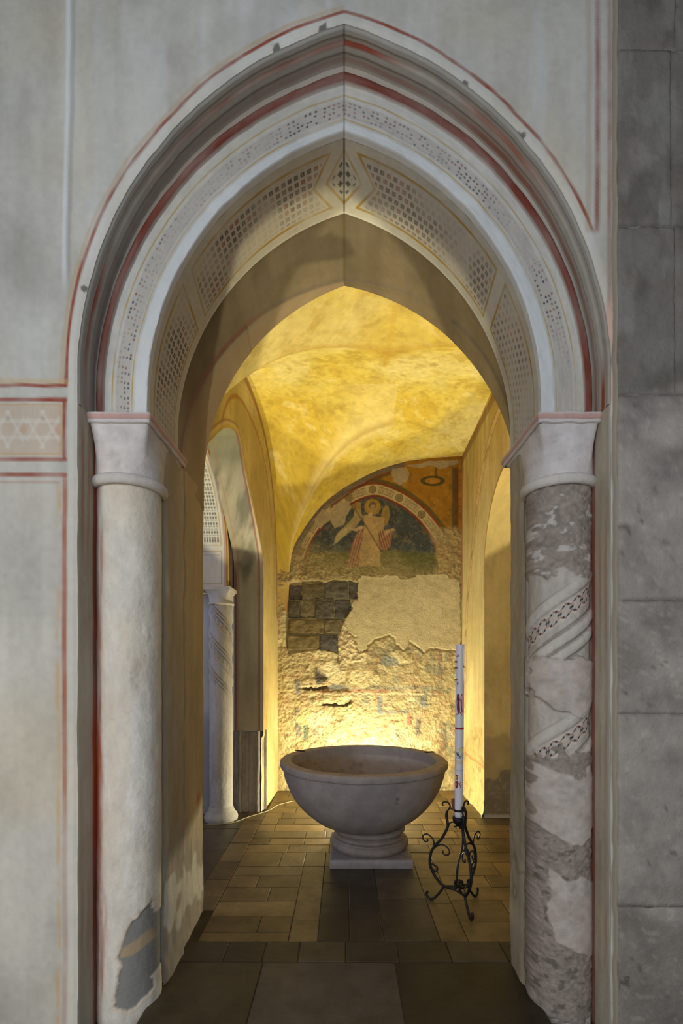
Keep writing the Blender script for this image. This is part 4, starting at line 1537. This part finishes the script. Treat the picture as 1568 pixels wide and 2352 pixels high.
def paint_right(X, Y, Z):
    C = plaster_base(Y * 2, Z, (198, 182, 126), 800, .12)
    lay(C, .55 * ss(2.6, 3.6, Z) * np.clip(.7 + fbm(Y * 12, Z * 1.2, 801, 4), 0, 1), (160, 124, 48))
    lay(C, .35 * np.clip(fbm(Y * 16, Z * 1.4, 803, 4), 0, 1), (156, 132, 76))
    db = dist_poly(Y, Z, band_r)
    lay(C, ss(.055, .05, db) * .9, (150, 92, 46))
    lay(C, ss(.042, .038, db) * .9, (206, 184, 130))
    ov = np.mod(Z + Y * .0, .42)
    lay(C, ss(.03, .022, np.hypot(db * 1.4, (ov - .2) * .5)) * .8, (118, 92, 54))
    tick = ss(.3, .6, np.sin(Z * 90) * np.sin(Z * 37))
    lay(C, ss(.02, .015, db) * tick * .5, (150, 120, 80))
    dn = dist_poly(Y, Z, CR)
    lay(C, line(dn - .018, .010, .006) * .7 * ss(1.9, 2.2, Z), (156, 98, 40))
    lay(C, line(Z - 3.99, .03, .01) * .7, (140, 88, 54))
    lay(C, line(Z - 3.94, .015, .01) * .6, (110, 112, 66))
    lay(C, line(Y - 5.80, .025, .01) * ss(2.2, 2.5, Z) * .7, (150, 80, 44))
    low = ss(.04, -.04, Z - .95 + (Y - 4.8) * .35 + .10 * fbm(Y * 6, Z * 5, 805, 4))
    lay(C, low * .55, (176, 154, 96))
    lay(C, low * .5 * ss(.2, .8, fbm(Y * 18, Z * 14, 806, 4)), (130, 110, 64))
    lay(C, ss(.018, .008, np.abs(Z - .48 + (Y - 5.3) * .02 + .01 * fbm(Y * 20, Z, 807))) * low * .6, (168, 96, 60))
    return C


ZA = CR[:, None, 1] * (1 - zz) + 4.6 * zz
YA = np.repeat(CR[:, None, 0], 120, 1)
PA = (np.stack([xr(YA), YA, ZA], -1), paint_right(xr(YA), YA, ZA), False, False)
yb = np.linspace(YC + .83, 5.87, 90)
YBg, ZBg = np.meshgrid(yb, zb, indexing='ij')
low = ss(.04, -.04, ZBg - .95 + (YBg - 4.8) * .35 + .10 * fbm(YBg * 6, ZBg * 5, 805, 4))
XBg = xr(YBg) + low * (.012 + .012 * fbm(YBg * 14, ZBg * 11, 808, 4)) - .03 * ss(.25, 0, ZBg)
PB_ = (np.stack([XBg, YBg, ZBg], -1), paint_right(XBg, YBg, ZBg), False, False)
yb2 = np.linspace(2.95, YC - .83, 8)
Yn, Zn = np.meshgrid(yb2, np.linspace(0, 4.6, 60), indexing='ij')
PC_ = (np.stack([xr(Yn), Yn, Zn], -1), paint_right(xr(Yn), Yn, Zn), False, False)
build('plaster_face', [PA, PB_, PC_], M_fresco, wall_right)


def paint_niche(X, Y, Z):
    C = plaster_base(X * 2 + Y, Z, (190, 170, 112), 820, .10)
    lay(C, .35 * np.clip(fbm(X * 5, Z * 2, 821, 4), 0, 1), (150, 128, 80))
    gr = ss(.04, -.04, Z - .82 + .05 * fbm(X * 9, Z * 6, 822, 3))
    lay(C, gr * .55, (132, 116, 84))
    gr2 = ss(.03, -.03, Z - .42 - .2 * (X - 1.5) + .12 * fbm(X * 10, Z * 10, 823, 3))
    lay(C, gr2 * .75, (104, 96, 84))
    lay(C, gr2 * ss(.5, .8, np.abs(fbm(X * 30, Z * 24, 824, 3))) * .5, (150, 142, 126))
    lay(C, ss(.045, .02, Z) * .6, (190, 186, 176))
    return C


vr1 = np.stack([np.full(150, YC + .83), np.linspace(2.19, 0, 150)], -1)
vr0 = np.stack([np.full(20, YC - .83), np.linspace(0, 2.19, 20)], -1)
CRV = np.concatenate([vr0, CR, vr1])
build('niche_reveal', [sweep_x(CRV, xr(CRV[:, 0]), np.full(len(CRV), 1.95), 50, paint_niche, True)], M_fresco, wall_right)
Yn, Zn = np.meshgrid(np.linspace(3.0, 4.9, 30), np.linspace(0, 3.4, 50), indexing='ij')
Xn = np.full_like(Yn, 1.95)
build('niche_back', [(np.stack([Xn, Yn, Zn], -1), paint_niche(Xn, Yn, Zn), False, False)], M_fresco, wall_right)

# ================================================================ FLOOR
floor = struct(empty('floor', (0, 0, 0)), 'worn brown terracotta and stone slab floor')
def bed(x0, x1, y0, y1, z):
    X, Y = np.meshgrid(np.linspace(x0, x1, 20), np.linspace(y0, y1, 20), indexing='ij')
    return (np.stack([X, Y, np.full_like(X, z)], -1), None, False, False)


build('floor_bed', [bed(-4.5, 4, 2.30, 6.0, -.005), bed(-.873, .873, 1.84, 2.30, -.005), bed(-4.5, -.873, 1.84, 2.30, -.075), bed(.873, 4, 1.84, 2.30, -.075), bed(-4.5, 4, -2.5, 1.84, -.005)], M_mortar, floor)


def tile(x0, x1, y0, y1, c, stone=False, gap=.0022, dz=0.0):
    b_ = .0035
    zt = random.uniform(-.0015, .0015) + dz
    tx, ty = random.uniform(-.0012, .0012), random.uniform(-.0012, .0012)
    u = np.array([x0 + gap, x0 + gap, x0 + gap + b_, x1 - gap - b_, x1 - gap, x1 - gap])
    v = np.array([y0 + gap, y0 + gap, y0 + gap + b_, y1 - gap - b_, y1 - gap, y1 - gap])
    X, Y = np.meshgrid(u, v, indexing='ij')
    r = np.minimum(np.minimum(np.arange(6)[:, None], 5 - np.arange(6)[:, None]), np.minimum(np.arange(6)[None], 5 - np.arange(6)[None]))
    Zt = np.where(r == 0, -.02, np.where(r == 1, -.0016, 0.0)) + zt
    Zt = Zt + (r > 0) * (tx * (X - (x0 + x1) / 2) / max(x1 - x0, .1) + ty * (Y - (y0 + y1) / 2) / max(y1 - y0, .1))
    j = random.uniform(.88, 1.12)
    cc = tuple(min(255, q * j) for q in c)
    return build('floor_slab' if stone else 'floor_tile', [(np.stack([X, Y, Zt], -1), cc, False, False)], M_slab if stone else M_floor, floor, smooth=False)


T1 = (116, 96, 62)
T2 = (102, 86, 58)
T3 = (66, 57, 45)
SL = (68, 61, 52)


def run(xs, ys, c):
    for i in range(len(xs) - 1):
        for j in range(len(ys) - 1):
            tile(xs[i], xs[i + 1], ys[j], ys[j + 1], c)


# left column of long bricks laid across
ya = [2.637, 2.73, 2.905, 3.09, 3.28, 3.46, 3.62, 3.89]
for j in range(len(ya) - 1):
    if j in (0, 2, 5):
        tile(-.80, -.305, ya[j], ya[j + 1], T1 if j < 5 else T2)
    else:
        cx = -.80 + .495 * random.choice([.62, .4])
        tile(-.80, cx, ya[j], ya[j + 1], T1)
        tile(cx, -.305, ya[j], ya[j + 1], T2)
run([-.305, -.145], [2.637, 2.86, 3.27, 3.62, 3.89], T2)
run([-.145, .03], [2.637, 3.0, 3.35, 3.62, 3.89], T3)
run([.03, .22], [2.637, 2.96, 3.30, 3.62, 3.89], T3)
run([.22, .527], [2.637, 3.12, 3.42, 3.89], T3)
run([.527, .68], [2.637, 3.06, 3.43, 3.89], T1)
for j, (a, b) in enumerate(zip([2.637, 2.84, 3.10, 3.28, 3.46, 3.70], [2.84, 3.10, 3.28, 3.46, 3.70, 3.89])):
    cut = .68 + .72 * (.45 if j % 2 else .62)
    tile(.68, cut, a, b, T1)
    tile(cut, 1.98, a, b, T1)
# further back, behind and beside the font
yb_ = [3.89, 4.06, 4.22, 4.40, 4.58, 4.76, 4.95, 5.15, 5.34, 5.54, 5.84]
for j in range(len(yb_) - 1):
    offs = -.80
    n_ = 0
    while offs < 1.42:
        wdt = random.choice([.16, .30, .34, .18, .46])
        nx_ = offs + wdt
        if nx_ > 1.30:
            nx_ = 1.44 if yb_[j] > 4.78 else 1.97
        tile(offs, nx_, yb_[j], yb_[j + 1], random.choice([T1, T1, T2]))
        offs = nx_
# strip along the left opening and the aisle floor
run([-.97, -.80], [2.97, 3.394, 3.72, 4.1, 4.45, 4.70, 4.93], T2)
tile(-1.32, -.80, 4.93, 4.99, T2)
yq = [2.97, 3.42, 3.95, 4.46, 4.98]
for j in range(4):
    xq = [-3.0, -2.4, -1.95, -1.45, -.97] if j % 2 else [-3.0, -2.6, -2.1, -1.7, -1.28, -.97]
    for i in range(len(xq) - 1):
        tile(xq[i], xq[i + 1], yq[j], yq[j + 1], T3 if j % 2 else SL, True)
# threshold course and the large slabs of the nave
run([-.88, -.62, -.42, -.236, .007, .28, .55, .84, 1.06], [2.45, 2.637], T3)
run([-.80, -.30, .53, 1.2], [1.0, 1.001][:0] or [2.637, 2.638][:0], T3)
for (x0, x1, y0, y1, c) in ((-.87, -.41, 1.86, 2.45, (62, 54, 40)), (-.41, .256, 1.86, 2.45, (78, 71, 64)), (.256, .87, 1.86, 2.45, (52, 45, 35)),
                            ):
    tile(x0, x1, y0, y1, c, True)
for (x0, x1) in ((-1.09, -.875), (.875, 1.09)):
    tile(x0, x1, 1.86, 2.30, SL, True, dz=-.058)
for j, (a, b) in enumerate(((1.2, 1.86), (.5, 1.2), (-.2, .5), (-.9, -.2))):
    xs = [-2.6, -1.9, -1.2, -.5, .25, .9, 1.6, 2.4] if j % 2 else [-2.6, -2.2, -1.5, -.8, -.1, .6, 1.3, 2.4]
    for i in range(len(xs) - 1):
        tile(xs[i], xs[i + 1], a, b, SL, True)

# ================================================================ BAPTISMAL FONT
FX, FY = .20, 3.883
font = tag(empty('baptismal_font', (FX, FY, 0)), 'large grey marble baptismal font bowl on moulded square base', 'font')
bcx = .155
prof = [(.0, .352), (.10, .353), (.20, .362), (.30, .388), (.40, .442), (.47, .505), (.525, .59), (.558, .68), (.571, .74), (.576, .757), (.584, .761), (.61, .762), (.645, .762), (.655, .759), (.662, .750), (.664, .735), (.663, .718), (.657, .708),
        (.646, .704), (.643, .692), (.634, .650), (.617, .595), (.592, .535), (.560, .475), (.520, .418), (.470, .362), (.410, .312), (.345, .270), (.285, .242), (.26, .236)]
pr = np.concatenate([catmull(prof[:9], 5)[:-1], catmull(prof[8:19], 4)[:-1], catmull(prof[18:], 5)])
P, _, _ = lathe(pr, 180, bcx, FY)
ang = np.arctan2(P[..., 1] - FY, P[..., 0] - bcx)
rad = np.hypot(P[..., 0] - bcx, P[..., 1] - FY)
s_ = np.cumsum(np.r_[0, np.linalg.norm(np.diff(pr, axis=0), axis=1)])[None] * np.ones(rad.shape)
ca, sa = np.cos(ang) * 2, np.sin(ang) * 2
dn = .0025 * fbm(ca * 3 + s_ * 4, sa * 3, 900, 4)
rimw = ss(.69, .72, P[..., 2]) * (rad > .6)
dn = dn - rimw * .006 * ss(.45, .8, np.abs(fbm(ca * 7, sa * 7 + s_ * 3, 905, 3)))
k = (rad + dn) / np.maximum(rad, 1e-6)
P[..., 0] = bcx + (P[..., 0] - bcx) * k
P[..., 1] = FY + (P[..., 1] - FY) * k
P[..., 2] += .002 * fbm(ca * 5, sa * 5 + s_, 907, 3) * (rad > .3)
C = full(rad.shape, (134, 126, 124))
C *= (1 + .10 * fbm(ca * 2 + s_ * 3, sa * 2, 910, 5))[..., None]
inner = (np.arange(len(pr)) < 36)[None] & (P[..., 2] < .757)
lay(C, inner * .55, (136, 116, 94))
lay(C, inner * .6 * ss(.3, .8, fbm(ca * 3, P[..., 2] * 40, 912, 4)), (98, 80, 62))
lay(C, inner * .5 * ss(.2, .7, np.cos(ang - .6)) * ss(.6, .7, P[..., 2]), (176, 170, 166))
lay(C, ((rad > .58) & (P[..., 2] > .745)) * .5, (150, 132, 108))
lay(C, rimw * .35 * ss(.2, .7, fbm(ca * 9, sa * 9, 914, 3)), (128, 108, 92))
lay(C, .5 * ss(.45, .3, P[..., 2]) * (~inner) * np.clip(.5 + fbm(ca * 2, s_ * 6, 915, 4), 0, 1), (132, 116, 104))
crack = dist_poly(ang, P[..., 2], [(-1.24, .60), (-1.20, .575), (-1.235, .55)])
lay(C, ss(.012, .006, crack) * .7 * (~inner), (70, 62, 58))
bowl = build('bowl', [(P, C, True)], M_marble, font, font.location)
base = [(.255, .240), (.270, .238), (.283, .228), (.288, .215), (.283, .202), (.272, .197), (.268, .190), (.262, .180), (.258, .168), (.262, .158), (.274, .152), (.285, .150), (.290, .143), (.300, .136), (.310, .122), (.314, .106), (.309, .090), (.300, .078), (.292, .070), (.285, .064)]
Pb, _, _ = lathe(catmull(base, 4), 140, FX, FY)
ab = np.arctan2(Pb[..., 1] - FY, Pb[..., 0] - FX)
Cb = full(ab.shape, (118, 108, 104)) * (1 + .12 * fbm(np.cos(ab) * 6, np.sin(ab) * 6 + Pb[..., 2] * 30, 920, 4))[..., None]
build('base_moulding', [(Pb, Cb, True)], M_marble, font, font.location)
# square plinth with chipped lower edge
hw = .308
sq = resample([(-hw, -hw), (hw, -hw), (hw, hw), (-hw, hw), (-hw, -hw)], 241)[:-1]
lv = [(-.30, .066), (-.02, .066), (-.006, .065), (0, .060), (.002, .04), (.0, .012), (-.004, .0)]
PP = np.zeros((240, len(lv), 3))
for j, (o_, z) in enumerate(lv):
    sc = (hw + o_) / hw
    nz_ = fbm(sq[:, 0] * 30, sq[:, 1] * 30, 930 + j, 3)
    PP[:, j, 0] = FX + sq[:, 0] * sc + (.002 * nz_ if j > 0 else 0)
    PP[:, j, 1] = FY + sq[:, 1] * sc + (.002 * nz_ if j > 0 else 0)
    PP[:, j, 2] = np.maximum(z + (.002 * nz_ if 0 < j < 6 else 0), 0)
build('plinth', [(PP, (126, 118, 118), True)], M_marble, font, font.location, flat_sharp=50)
for (a, w_) in ((.42, .030), (2.60, .026)):
    r0, r1 = .585, .672
    V = []
    for rr, z in ((r0, .762), (r1, .760), (r0, .769), (r1, .767)):
        for da in (-w_, w_):
            V.append((bcx + rr * math.cos(a + da), FY + rr * math.sin(a + da), z))
    F = [(0, 1, 3, 2), (4, 6, 7, 5), (0, 4, 5, 1), (2, 3, 7, 6), (0, 2, 6, 4), (1, 5, 7, 3)]
    build('iron_clamp', [('raw', V, F, (60, 54, 48))], M_iron, font, font.location, smooth=False)

# ================================================================ CANDLE STAND
SX, SY = .717, 3.03
stand = tag(empty('candle_stand', (SX, SY, 0)), 'black wrought iron tripod candle stand with scrolled legs', 'candle stand')


def radial(pts, a, tw=0.0):
    p = np.asarray(pts, float)
    ca, sa = math.cos(a), math.sin(a)
    out = np.zeros((len(p), 3))
    out[:, 0] = SX + ca * p[:, 0] - sa * tw
    out[:, 1] = SY + sa * p[:, 0] + ca * tw
    out[:, 2] = p[:, 1]
    return out


main = [(.072, .58), (.076, .5515), (.068, .506), (.07, .478), (.107, .404), (.150, .3515), (.173, .309), (.183, .253), (.177, .211), (.154, .1655), (.1225, .127), (.095, .106), (.045, .098), (.012, .108)]
topc = [(.072, .58), (.056, .605), (.054, .622), (.066, .638), (.083, .641), (.098, .634), (.101, .622), (.094, .615)]
outer = [(.1556, .340), (.1575, .3796), (.173, .404), (.204, .42), (.2276, .404), (.2256, .383), (.21, .369), (.1965, .377), (.2, .39)]
inn = [(.146, .346), (.111, .3655), (.076, .357), (.056, .33), (.064, .309), (.0836, .304), (.099, .316), (.097, .328)]
small = [(.178, .228), (.160, .2306), (.136, .2166), (.137, .1946), (.154, .188), (.158, .20)]
foot = [(.095, .104), (.103, .085), (.125, .052), (.158, .014), (.180, .0065), (.198, .018), (.204, .040), (.195, .052)]
cupc = [(.066, .492), (.050, .513), (.028, .518), (.014, .503), (.020, .490), (.028, .494)]
angs = (math.radians(156), math.radians(-80), math.radians(40))
for a in angs:
    leg = build('leg', [tube(catmull(radial(main, a), 6), .0090, 8, None, 1.0)], M_iron, stand, stand.location)
    for nm, p, r in (('top_scroll', topc, .0052), ('outer_scroll', outer, .0050), ('inner_scroll', inn, .0050), ('small_scroll', small, .0062), ('cup_scroll', cupc, .005), ('foot', foot, .0078)):
        build(nm, [tube(catmull(radial(p, a), 6), r, 7)], M_iron, leg, stand.location)
# concave links between the legs, low ring and rosette
for i in range(3):
    a, b = angs[i], angs[(i + 1) % 3]
    p0 = radial([(.097, .105)], a)[0]
    p1 = radial([(.097, .105)], b)[0]
    mid = (p0 + p1) / 2
    cen = np.array([SX, SY, .105])
    m_ = mid + (cen - mid) * .25
    build('link_bar', [tube(catmull([p0, p0 * .6 + m_ * .4, m_, p1 * .6 + m_ * .4, p1], 6), .0052, 7)], M_iron, stand, stand.location)
ro = []
for kk in range(6):
    a = kk * math.pi / 3
    ro.append(tube(catmull(radial([(.004, .116), (.018, .126), (.026, .142), (.020, .154), (.012, .148)], a), 5), .0055, 6))
build('rosette', ro, M_iron, stand, stand.location)
build('spindle', [tube(catmull([(SX - .004, SY, .12), (SX - .012, SY - .01, .18), (SX - .006, SY - .008, .26), (SX + .018, SY, .34), (SX + .030, SY + .01, .42), (SX + .022, SY + .01, .51)], 6), np.interp(np.linspace(0, 1, 31), [0, .3, .5, 1], [.004, .008, .006, .0075]), 8)], M_iron, stand, stand.location)
cup = lathe([(.0, .498), (.018, .500), (.022, .512), (.034, .526), (.038, .540), (.036, .556), (.031, .557), (.030, .547), (.0, .5465)], 28, SX, SY)
build('candle_cup', [cup], M_iron, stand, stand.location)
rg = lathe([(.0290, .592), (.034, .592), (.034, .606), (.0290, .606), (.0290, .592)], 32, SX + .001, SY)
build('clamp_ring', [rg], M_iron, stand, stand.location)
for a in angs:
    build('ring_bracket', [tube(radial([(.034, .599), (.044, .601), (.056, .606)], a), .0055, 6)], M_iron, stand, stand.location)

# ================================================================ PASCHAL CANDLE
candle = tag(empty('paschal_candle', (SX, SY, .5475)), 'tall white painted paschal candle held in the iron stand', 'candle')
LEAN = .0095


def cx_at(z):
    return SX + LEAN * (z - .56)


def cyl_grid(th0, th1, z0, z1, r, nt=10, nz=8):
    t = np.linspace(th0, th1, nt)
    z = np.linspace(z0, z1, nz)
    T_, Z_ = np.meshgrid(t, z, indexing='ij')
    return np.stack([cx_at(Z_) + r * np.sin(T_), SY - r * np.cos(T_), Z_], -1)


RC = .0265
zs = np.r_[.548, .552, .57, np.linspace(.585, 1.630, 30), 1.634, 1.636, 1.636]
rs = np.r_[.0, .024, .0245, np.full(30, RC), RC - .0006, RC - .003, 0]
t = np.linspace(0, 2 * math.pi, 40, endpoint=False)
P = np.zeros((40, len(zs), 3))
P[..., 0] = cx_at(zs)[None] + np.cos(t)[:, None] * rs[None]
P[..., 1] = SY + np.sin(t)[:, None] * rs[None]
P[..., 2] = zs[None]
build('wax_body', [(P, (226, 222, 226), True)], M_wax, candle, candle.location)
build('wick', [tube([(cx_at(1.636), SY, 1.632), (cx_at(1.64) + .001, SY, 1.641), (cx_at(1.65) + .003, SY, 1.647)], .0022, 6)], M_iron, candle, candle.location)


def cz(y):   # crop row (5.23 px/px from 1450) to height
    return 1.5 - (1450 + y / 5.23 - 1530) * SY / 1111


def ct(x, y):
    c0 = 508 - (y - 150) * (508 - 485) / 1900.0
    return math.asin(max(-.99, min(.99, (x - c0) / 51.0)))


def cpoly(name, pts, c, lift=.0006):
    """flat print as a thin film that follows the wax cylinder"""
    cxm = sum(p[0] for p in pts) / len(pts)
    cym = sum(p[1] for p in pts) / len(pts)
    ring = []
    q = list(pts) + [pts[0]]
    for i in range(len(pts)):
        for k_ in (0, .5):
            ring.append((q[i][0] * (1 - k_) + q[i + 1][0] * k_, q[i][1] * (1 - k_) + q[i + 1][1] * k_))
    V = []
    for (x, y) in [(cxm, cym)] + ring:
        th_, z = ct(x, y), cz(y)
        V.append((cx_at(z) + (RC + lift) * math.sin(th_), SY - (RC + lift) * math.cos(th_), z))
    n_ = len(ring)
    F = [(0, 1 + i, 1 + (i + 1) % n_) for i in range(n_)]
    return ('raw', V, F, c)


def stroke(name, pts, w, c, lift=.0008):
    out = []
    for (x0, y0), (x1, y1) in zip(pts[:-1], pts[1:]):
        L = math.hypot(x1 - x0, y1 - y0) + 1e-6
        nx, ny = -(y1 - y0) / L * w / 2, (x1 - x0) / L * w / 2
        out.append(cpoly(name, [(x0 + nx, y0 + ny), (x1 + nx, y1 + ny), (x1 - nx, y1 - ny), (x0 - nx, y0 - ny)], c, lift))
    return out


DR = (112, 34, 48)
build('alpha_letter', stroke('a', [(462, 310), (472, 280), (484, 310)], 6, DR) + stroke('a', [(466, 300), (480, 300)], 5, DR), M_print, candle, candle.location)
om = [(460, 640), (466, 640), (462, 626), (464, 612), (472, 605), (480, 612), (482, 626), (478, 640), (484, 640)]
build('omega_letter', stroke('o', om, 5, DR), M_print, candle, candle.location)
for (x, y, rx) in ((450, 365, 26), (437, 438, 30), (445, 580, 27), (540, 435, 22)):
    th_ = ct(max(x, 462), y)
    z = cz(y)
    px0 = cx_at(z) + (RC + .002) * math.sin(th_) - (.006 if x < 462 else 0)
    py0 = SY - (RC + .002) * math.cos(th_)
    ell = [(.0001, -.0068), (.005, -.0058), (.0085, -.0026), (.0092, .0), (.0085, .0028), (.005, .0058), (.0001, .0068)]
    build('wax_grain', [lathe([(r_ * rx / 27, z + z_) for r_, z_ in ell], 18, px0, py0, (150, 104, 40))], M_print, candle, candle.location)
fig = [cpoly('f', [(460, 760), (474, 745), (484, 760), (490, 800), (488, 870), (492, 940), (486, 985), (468, 990), (458, 930), (456, 840)], (126, 52, 52)),
       cpoly('f', [(494, 775), (504, 748), (516, 745), (526, 765), (530, 830), (530, 920), (524, 985), (508, 1000), (500, 930), (494, 860)], (206, 160, 172)),
       cpoly('f', [(464, 758), (470, 744), (480, 748), (482, 766), (472, 772)], (92, 44, 40), .0011),
       cpoly('f', [(504, 760), (510, 748), (518, 752), (518, 768), (508, 772)], (150, 92, 84), .0011),
       cpoly('f', [(462, 800), (482, 790), (478, 850), (486, 930), (472, 960), (464, 900)], (92, 30, 44), .0011),
       cpoly('f', [(498, 830), (512, 815), (514, 900), (522, 960), (510, 975), (502, 900)], (150, 60, 80), .0011)]
fig += stroke('f', [(462, 985), (458, 1003)], 7, (70, 44, 44)) + stroke('f', [(488, 960), (500, 985), (512, 1004)], 7, (70, 44, 44)) + stroke('f', [(482, 800), (500, 830)], 8, (140, 60, 60), .0012)
build('saint_print', fig, M_print, candle, candle.location)
bd = [(cyl_grid(-1.57, 1.57, cz(1176), cz(1150), RC + .0006, 24, 3), (178, 44, 60), False, False)]
for i in range(9):
    bd.append((cyl_grid(-1.35 + i * .3, -1.20 + i * .3, cz(1168), cz(1158), RC + .0010, 4, 3), (120, 22, 40), False, False))
build('red_band', bd, M_print, candle, candle.location)
sc = [cpoly('s', [(450, 1440), (470, 1400), (500, 1392), (522, 1420), (526, 1470), (520, 1505), (452, 1508)], (206, 196, 138)),
      cpoly('s', [(446, 1500), (470, 1478), (500, 1486), (526, 1502), (500, 1520), (460, 1518)], (70, 100, 130), .0010),
      cpoly('s', [(452, 1470), (462, 1450), (478, 1470), (486, 1490), (462, 1495)], (44, 74, 84), .0012)]
sc += stroke('s', [(446, 1440), (460, 1466), (478, 1490)], 6, (40, 80, 80), .0013) + stroke('s', [(480, 1436), (462, 1470)], 5, (60, 110, 90), .0013) + stroke('s', [(497, 1398), (520, 1386)], 6, (96, 112, 60), .0013) + stroke('s', [(500, 1490), (516, 1466), (522, 1490)], 4, (130, 150, 90), .0013)
build('boat_print', sc, M_print, candle, candle.location)
gl = []
for i, x in enumerate((450, 464, 478, 492, 506, 520)):
    gl += stroke('g', [(x, 1545), (x + (3 if i % 2 else -2), 1585)], 5, (206, 168, 80)) + stroke('g', [(x - 4, 1546), (x + 6, 1546)], 4, (206, 168, 80))
build('gold_lettering', gl, M_print, candle, candle.location)
bl = []
for i, x in enumerate((452, 464, 476, 488, 500, 512, 522)):
    bl += stroke('b', [(x, 1672), (x + 4, 1655), (x + 7, 1672)], 3, (140, 170, 206))
build('blue_lettering', bl, M_print, candle, candle.location)
build('emblem_print', [cpoly('e', [(444, 1720), (464, 1715), (466, 1770), (446, 1775)], (140, 34, 44)), cpoly('e', [(440, 1800), (460, 1785), (470, 1820), (464, 1860), (448, 1880), (438, 1850)], (128, 40, 40)),
                       cpoly('e', [(480, 1800), (498, 1790), (508, 1830), (500, 1860), (488, 1855)], (188, 150, 140)), cpoly('e', [(450, 1730), (458, 1730), (458, 1765), (450, 1765)], (206, 150, 60), .0011)] +
      stroke('e', [(470, 1810), (490, 1840), (498, 1875)], 6, (110, 40, 44)), M_print, candle, candle.location)

# small wooden wedge that steadies the candle in its ring
wedge = tag(build('wooden_wedge', [('raw', [(SX - .041, SY - .006, .60), (SX - .028, SY - .006, .60), (SX - .041, SY + .006, .60), (SX - .028, SY + .006, .60),
                                            (SX - .044, SY - .006, .665), (SX - .027, SY - .006, .672), (SX - .044, SY + .006, .665), (SX - .027, SY + .006, .672)],
                                    [(0, 2, 3, 1), (4, 5, 7, 6), (0, 1, 5, 4), (2, 6, 7, 3), (0, 4, 6, 2), (1, 3, 7, 5)], (110, 58, 34))], M_print, None, (0, 0, 0), False),
            'small reddish brown wedge beside the candle foot', 'wedge')

# thin cable along the foot of the left jamb
cb = [(-1.42, 4.60), (-1.33, 4.575), (-1.2, 4.565), (-1.06, 4.62), (-.955, 4.78), (-.86, 4.90), (-.775, 5.02), (-.70, 5.22), (-.55, 5.36), (-.35, 5.46), (-.1, 5.50)]
cp = [(x, y, .0055) for x, y in cb]
tag(build('power_cable', [tube(catmull(cp, 8), .0045, 6)], M_cable), 'thin pale cable lying along the floor by left column', 'cable')
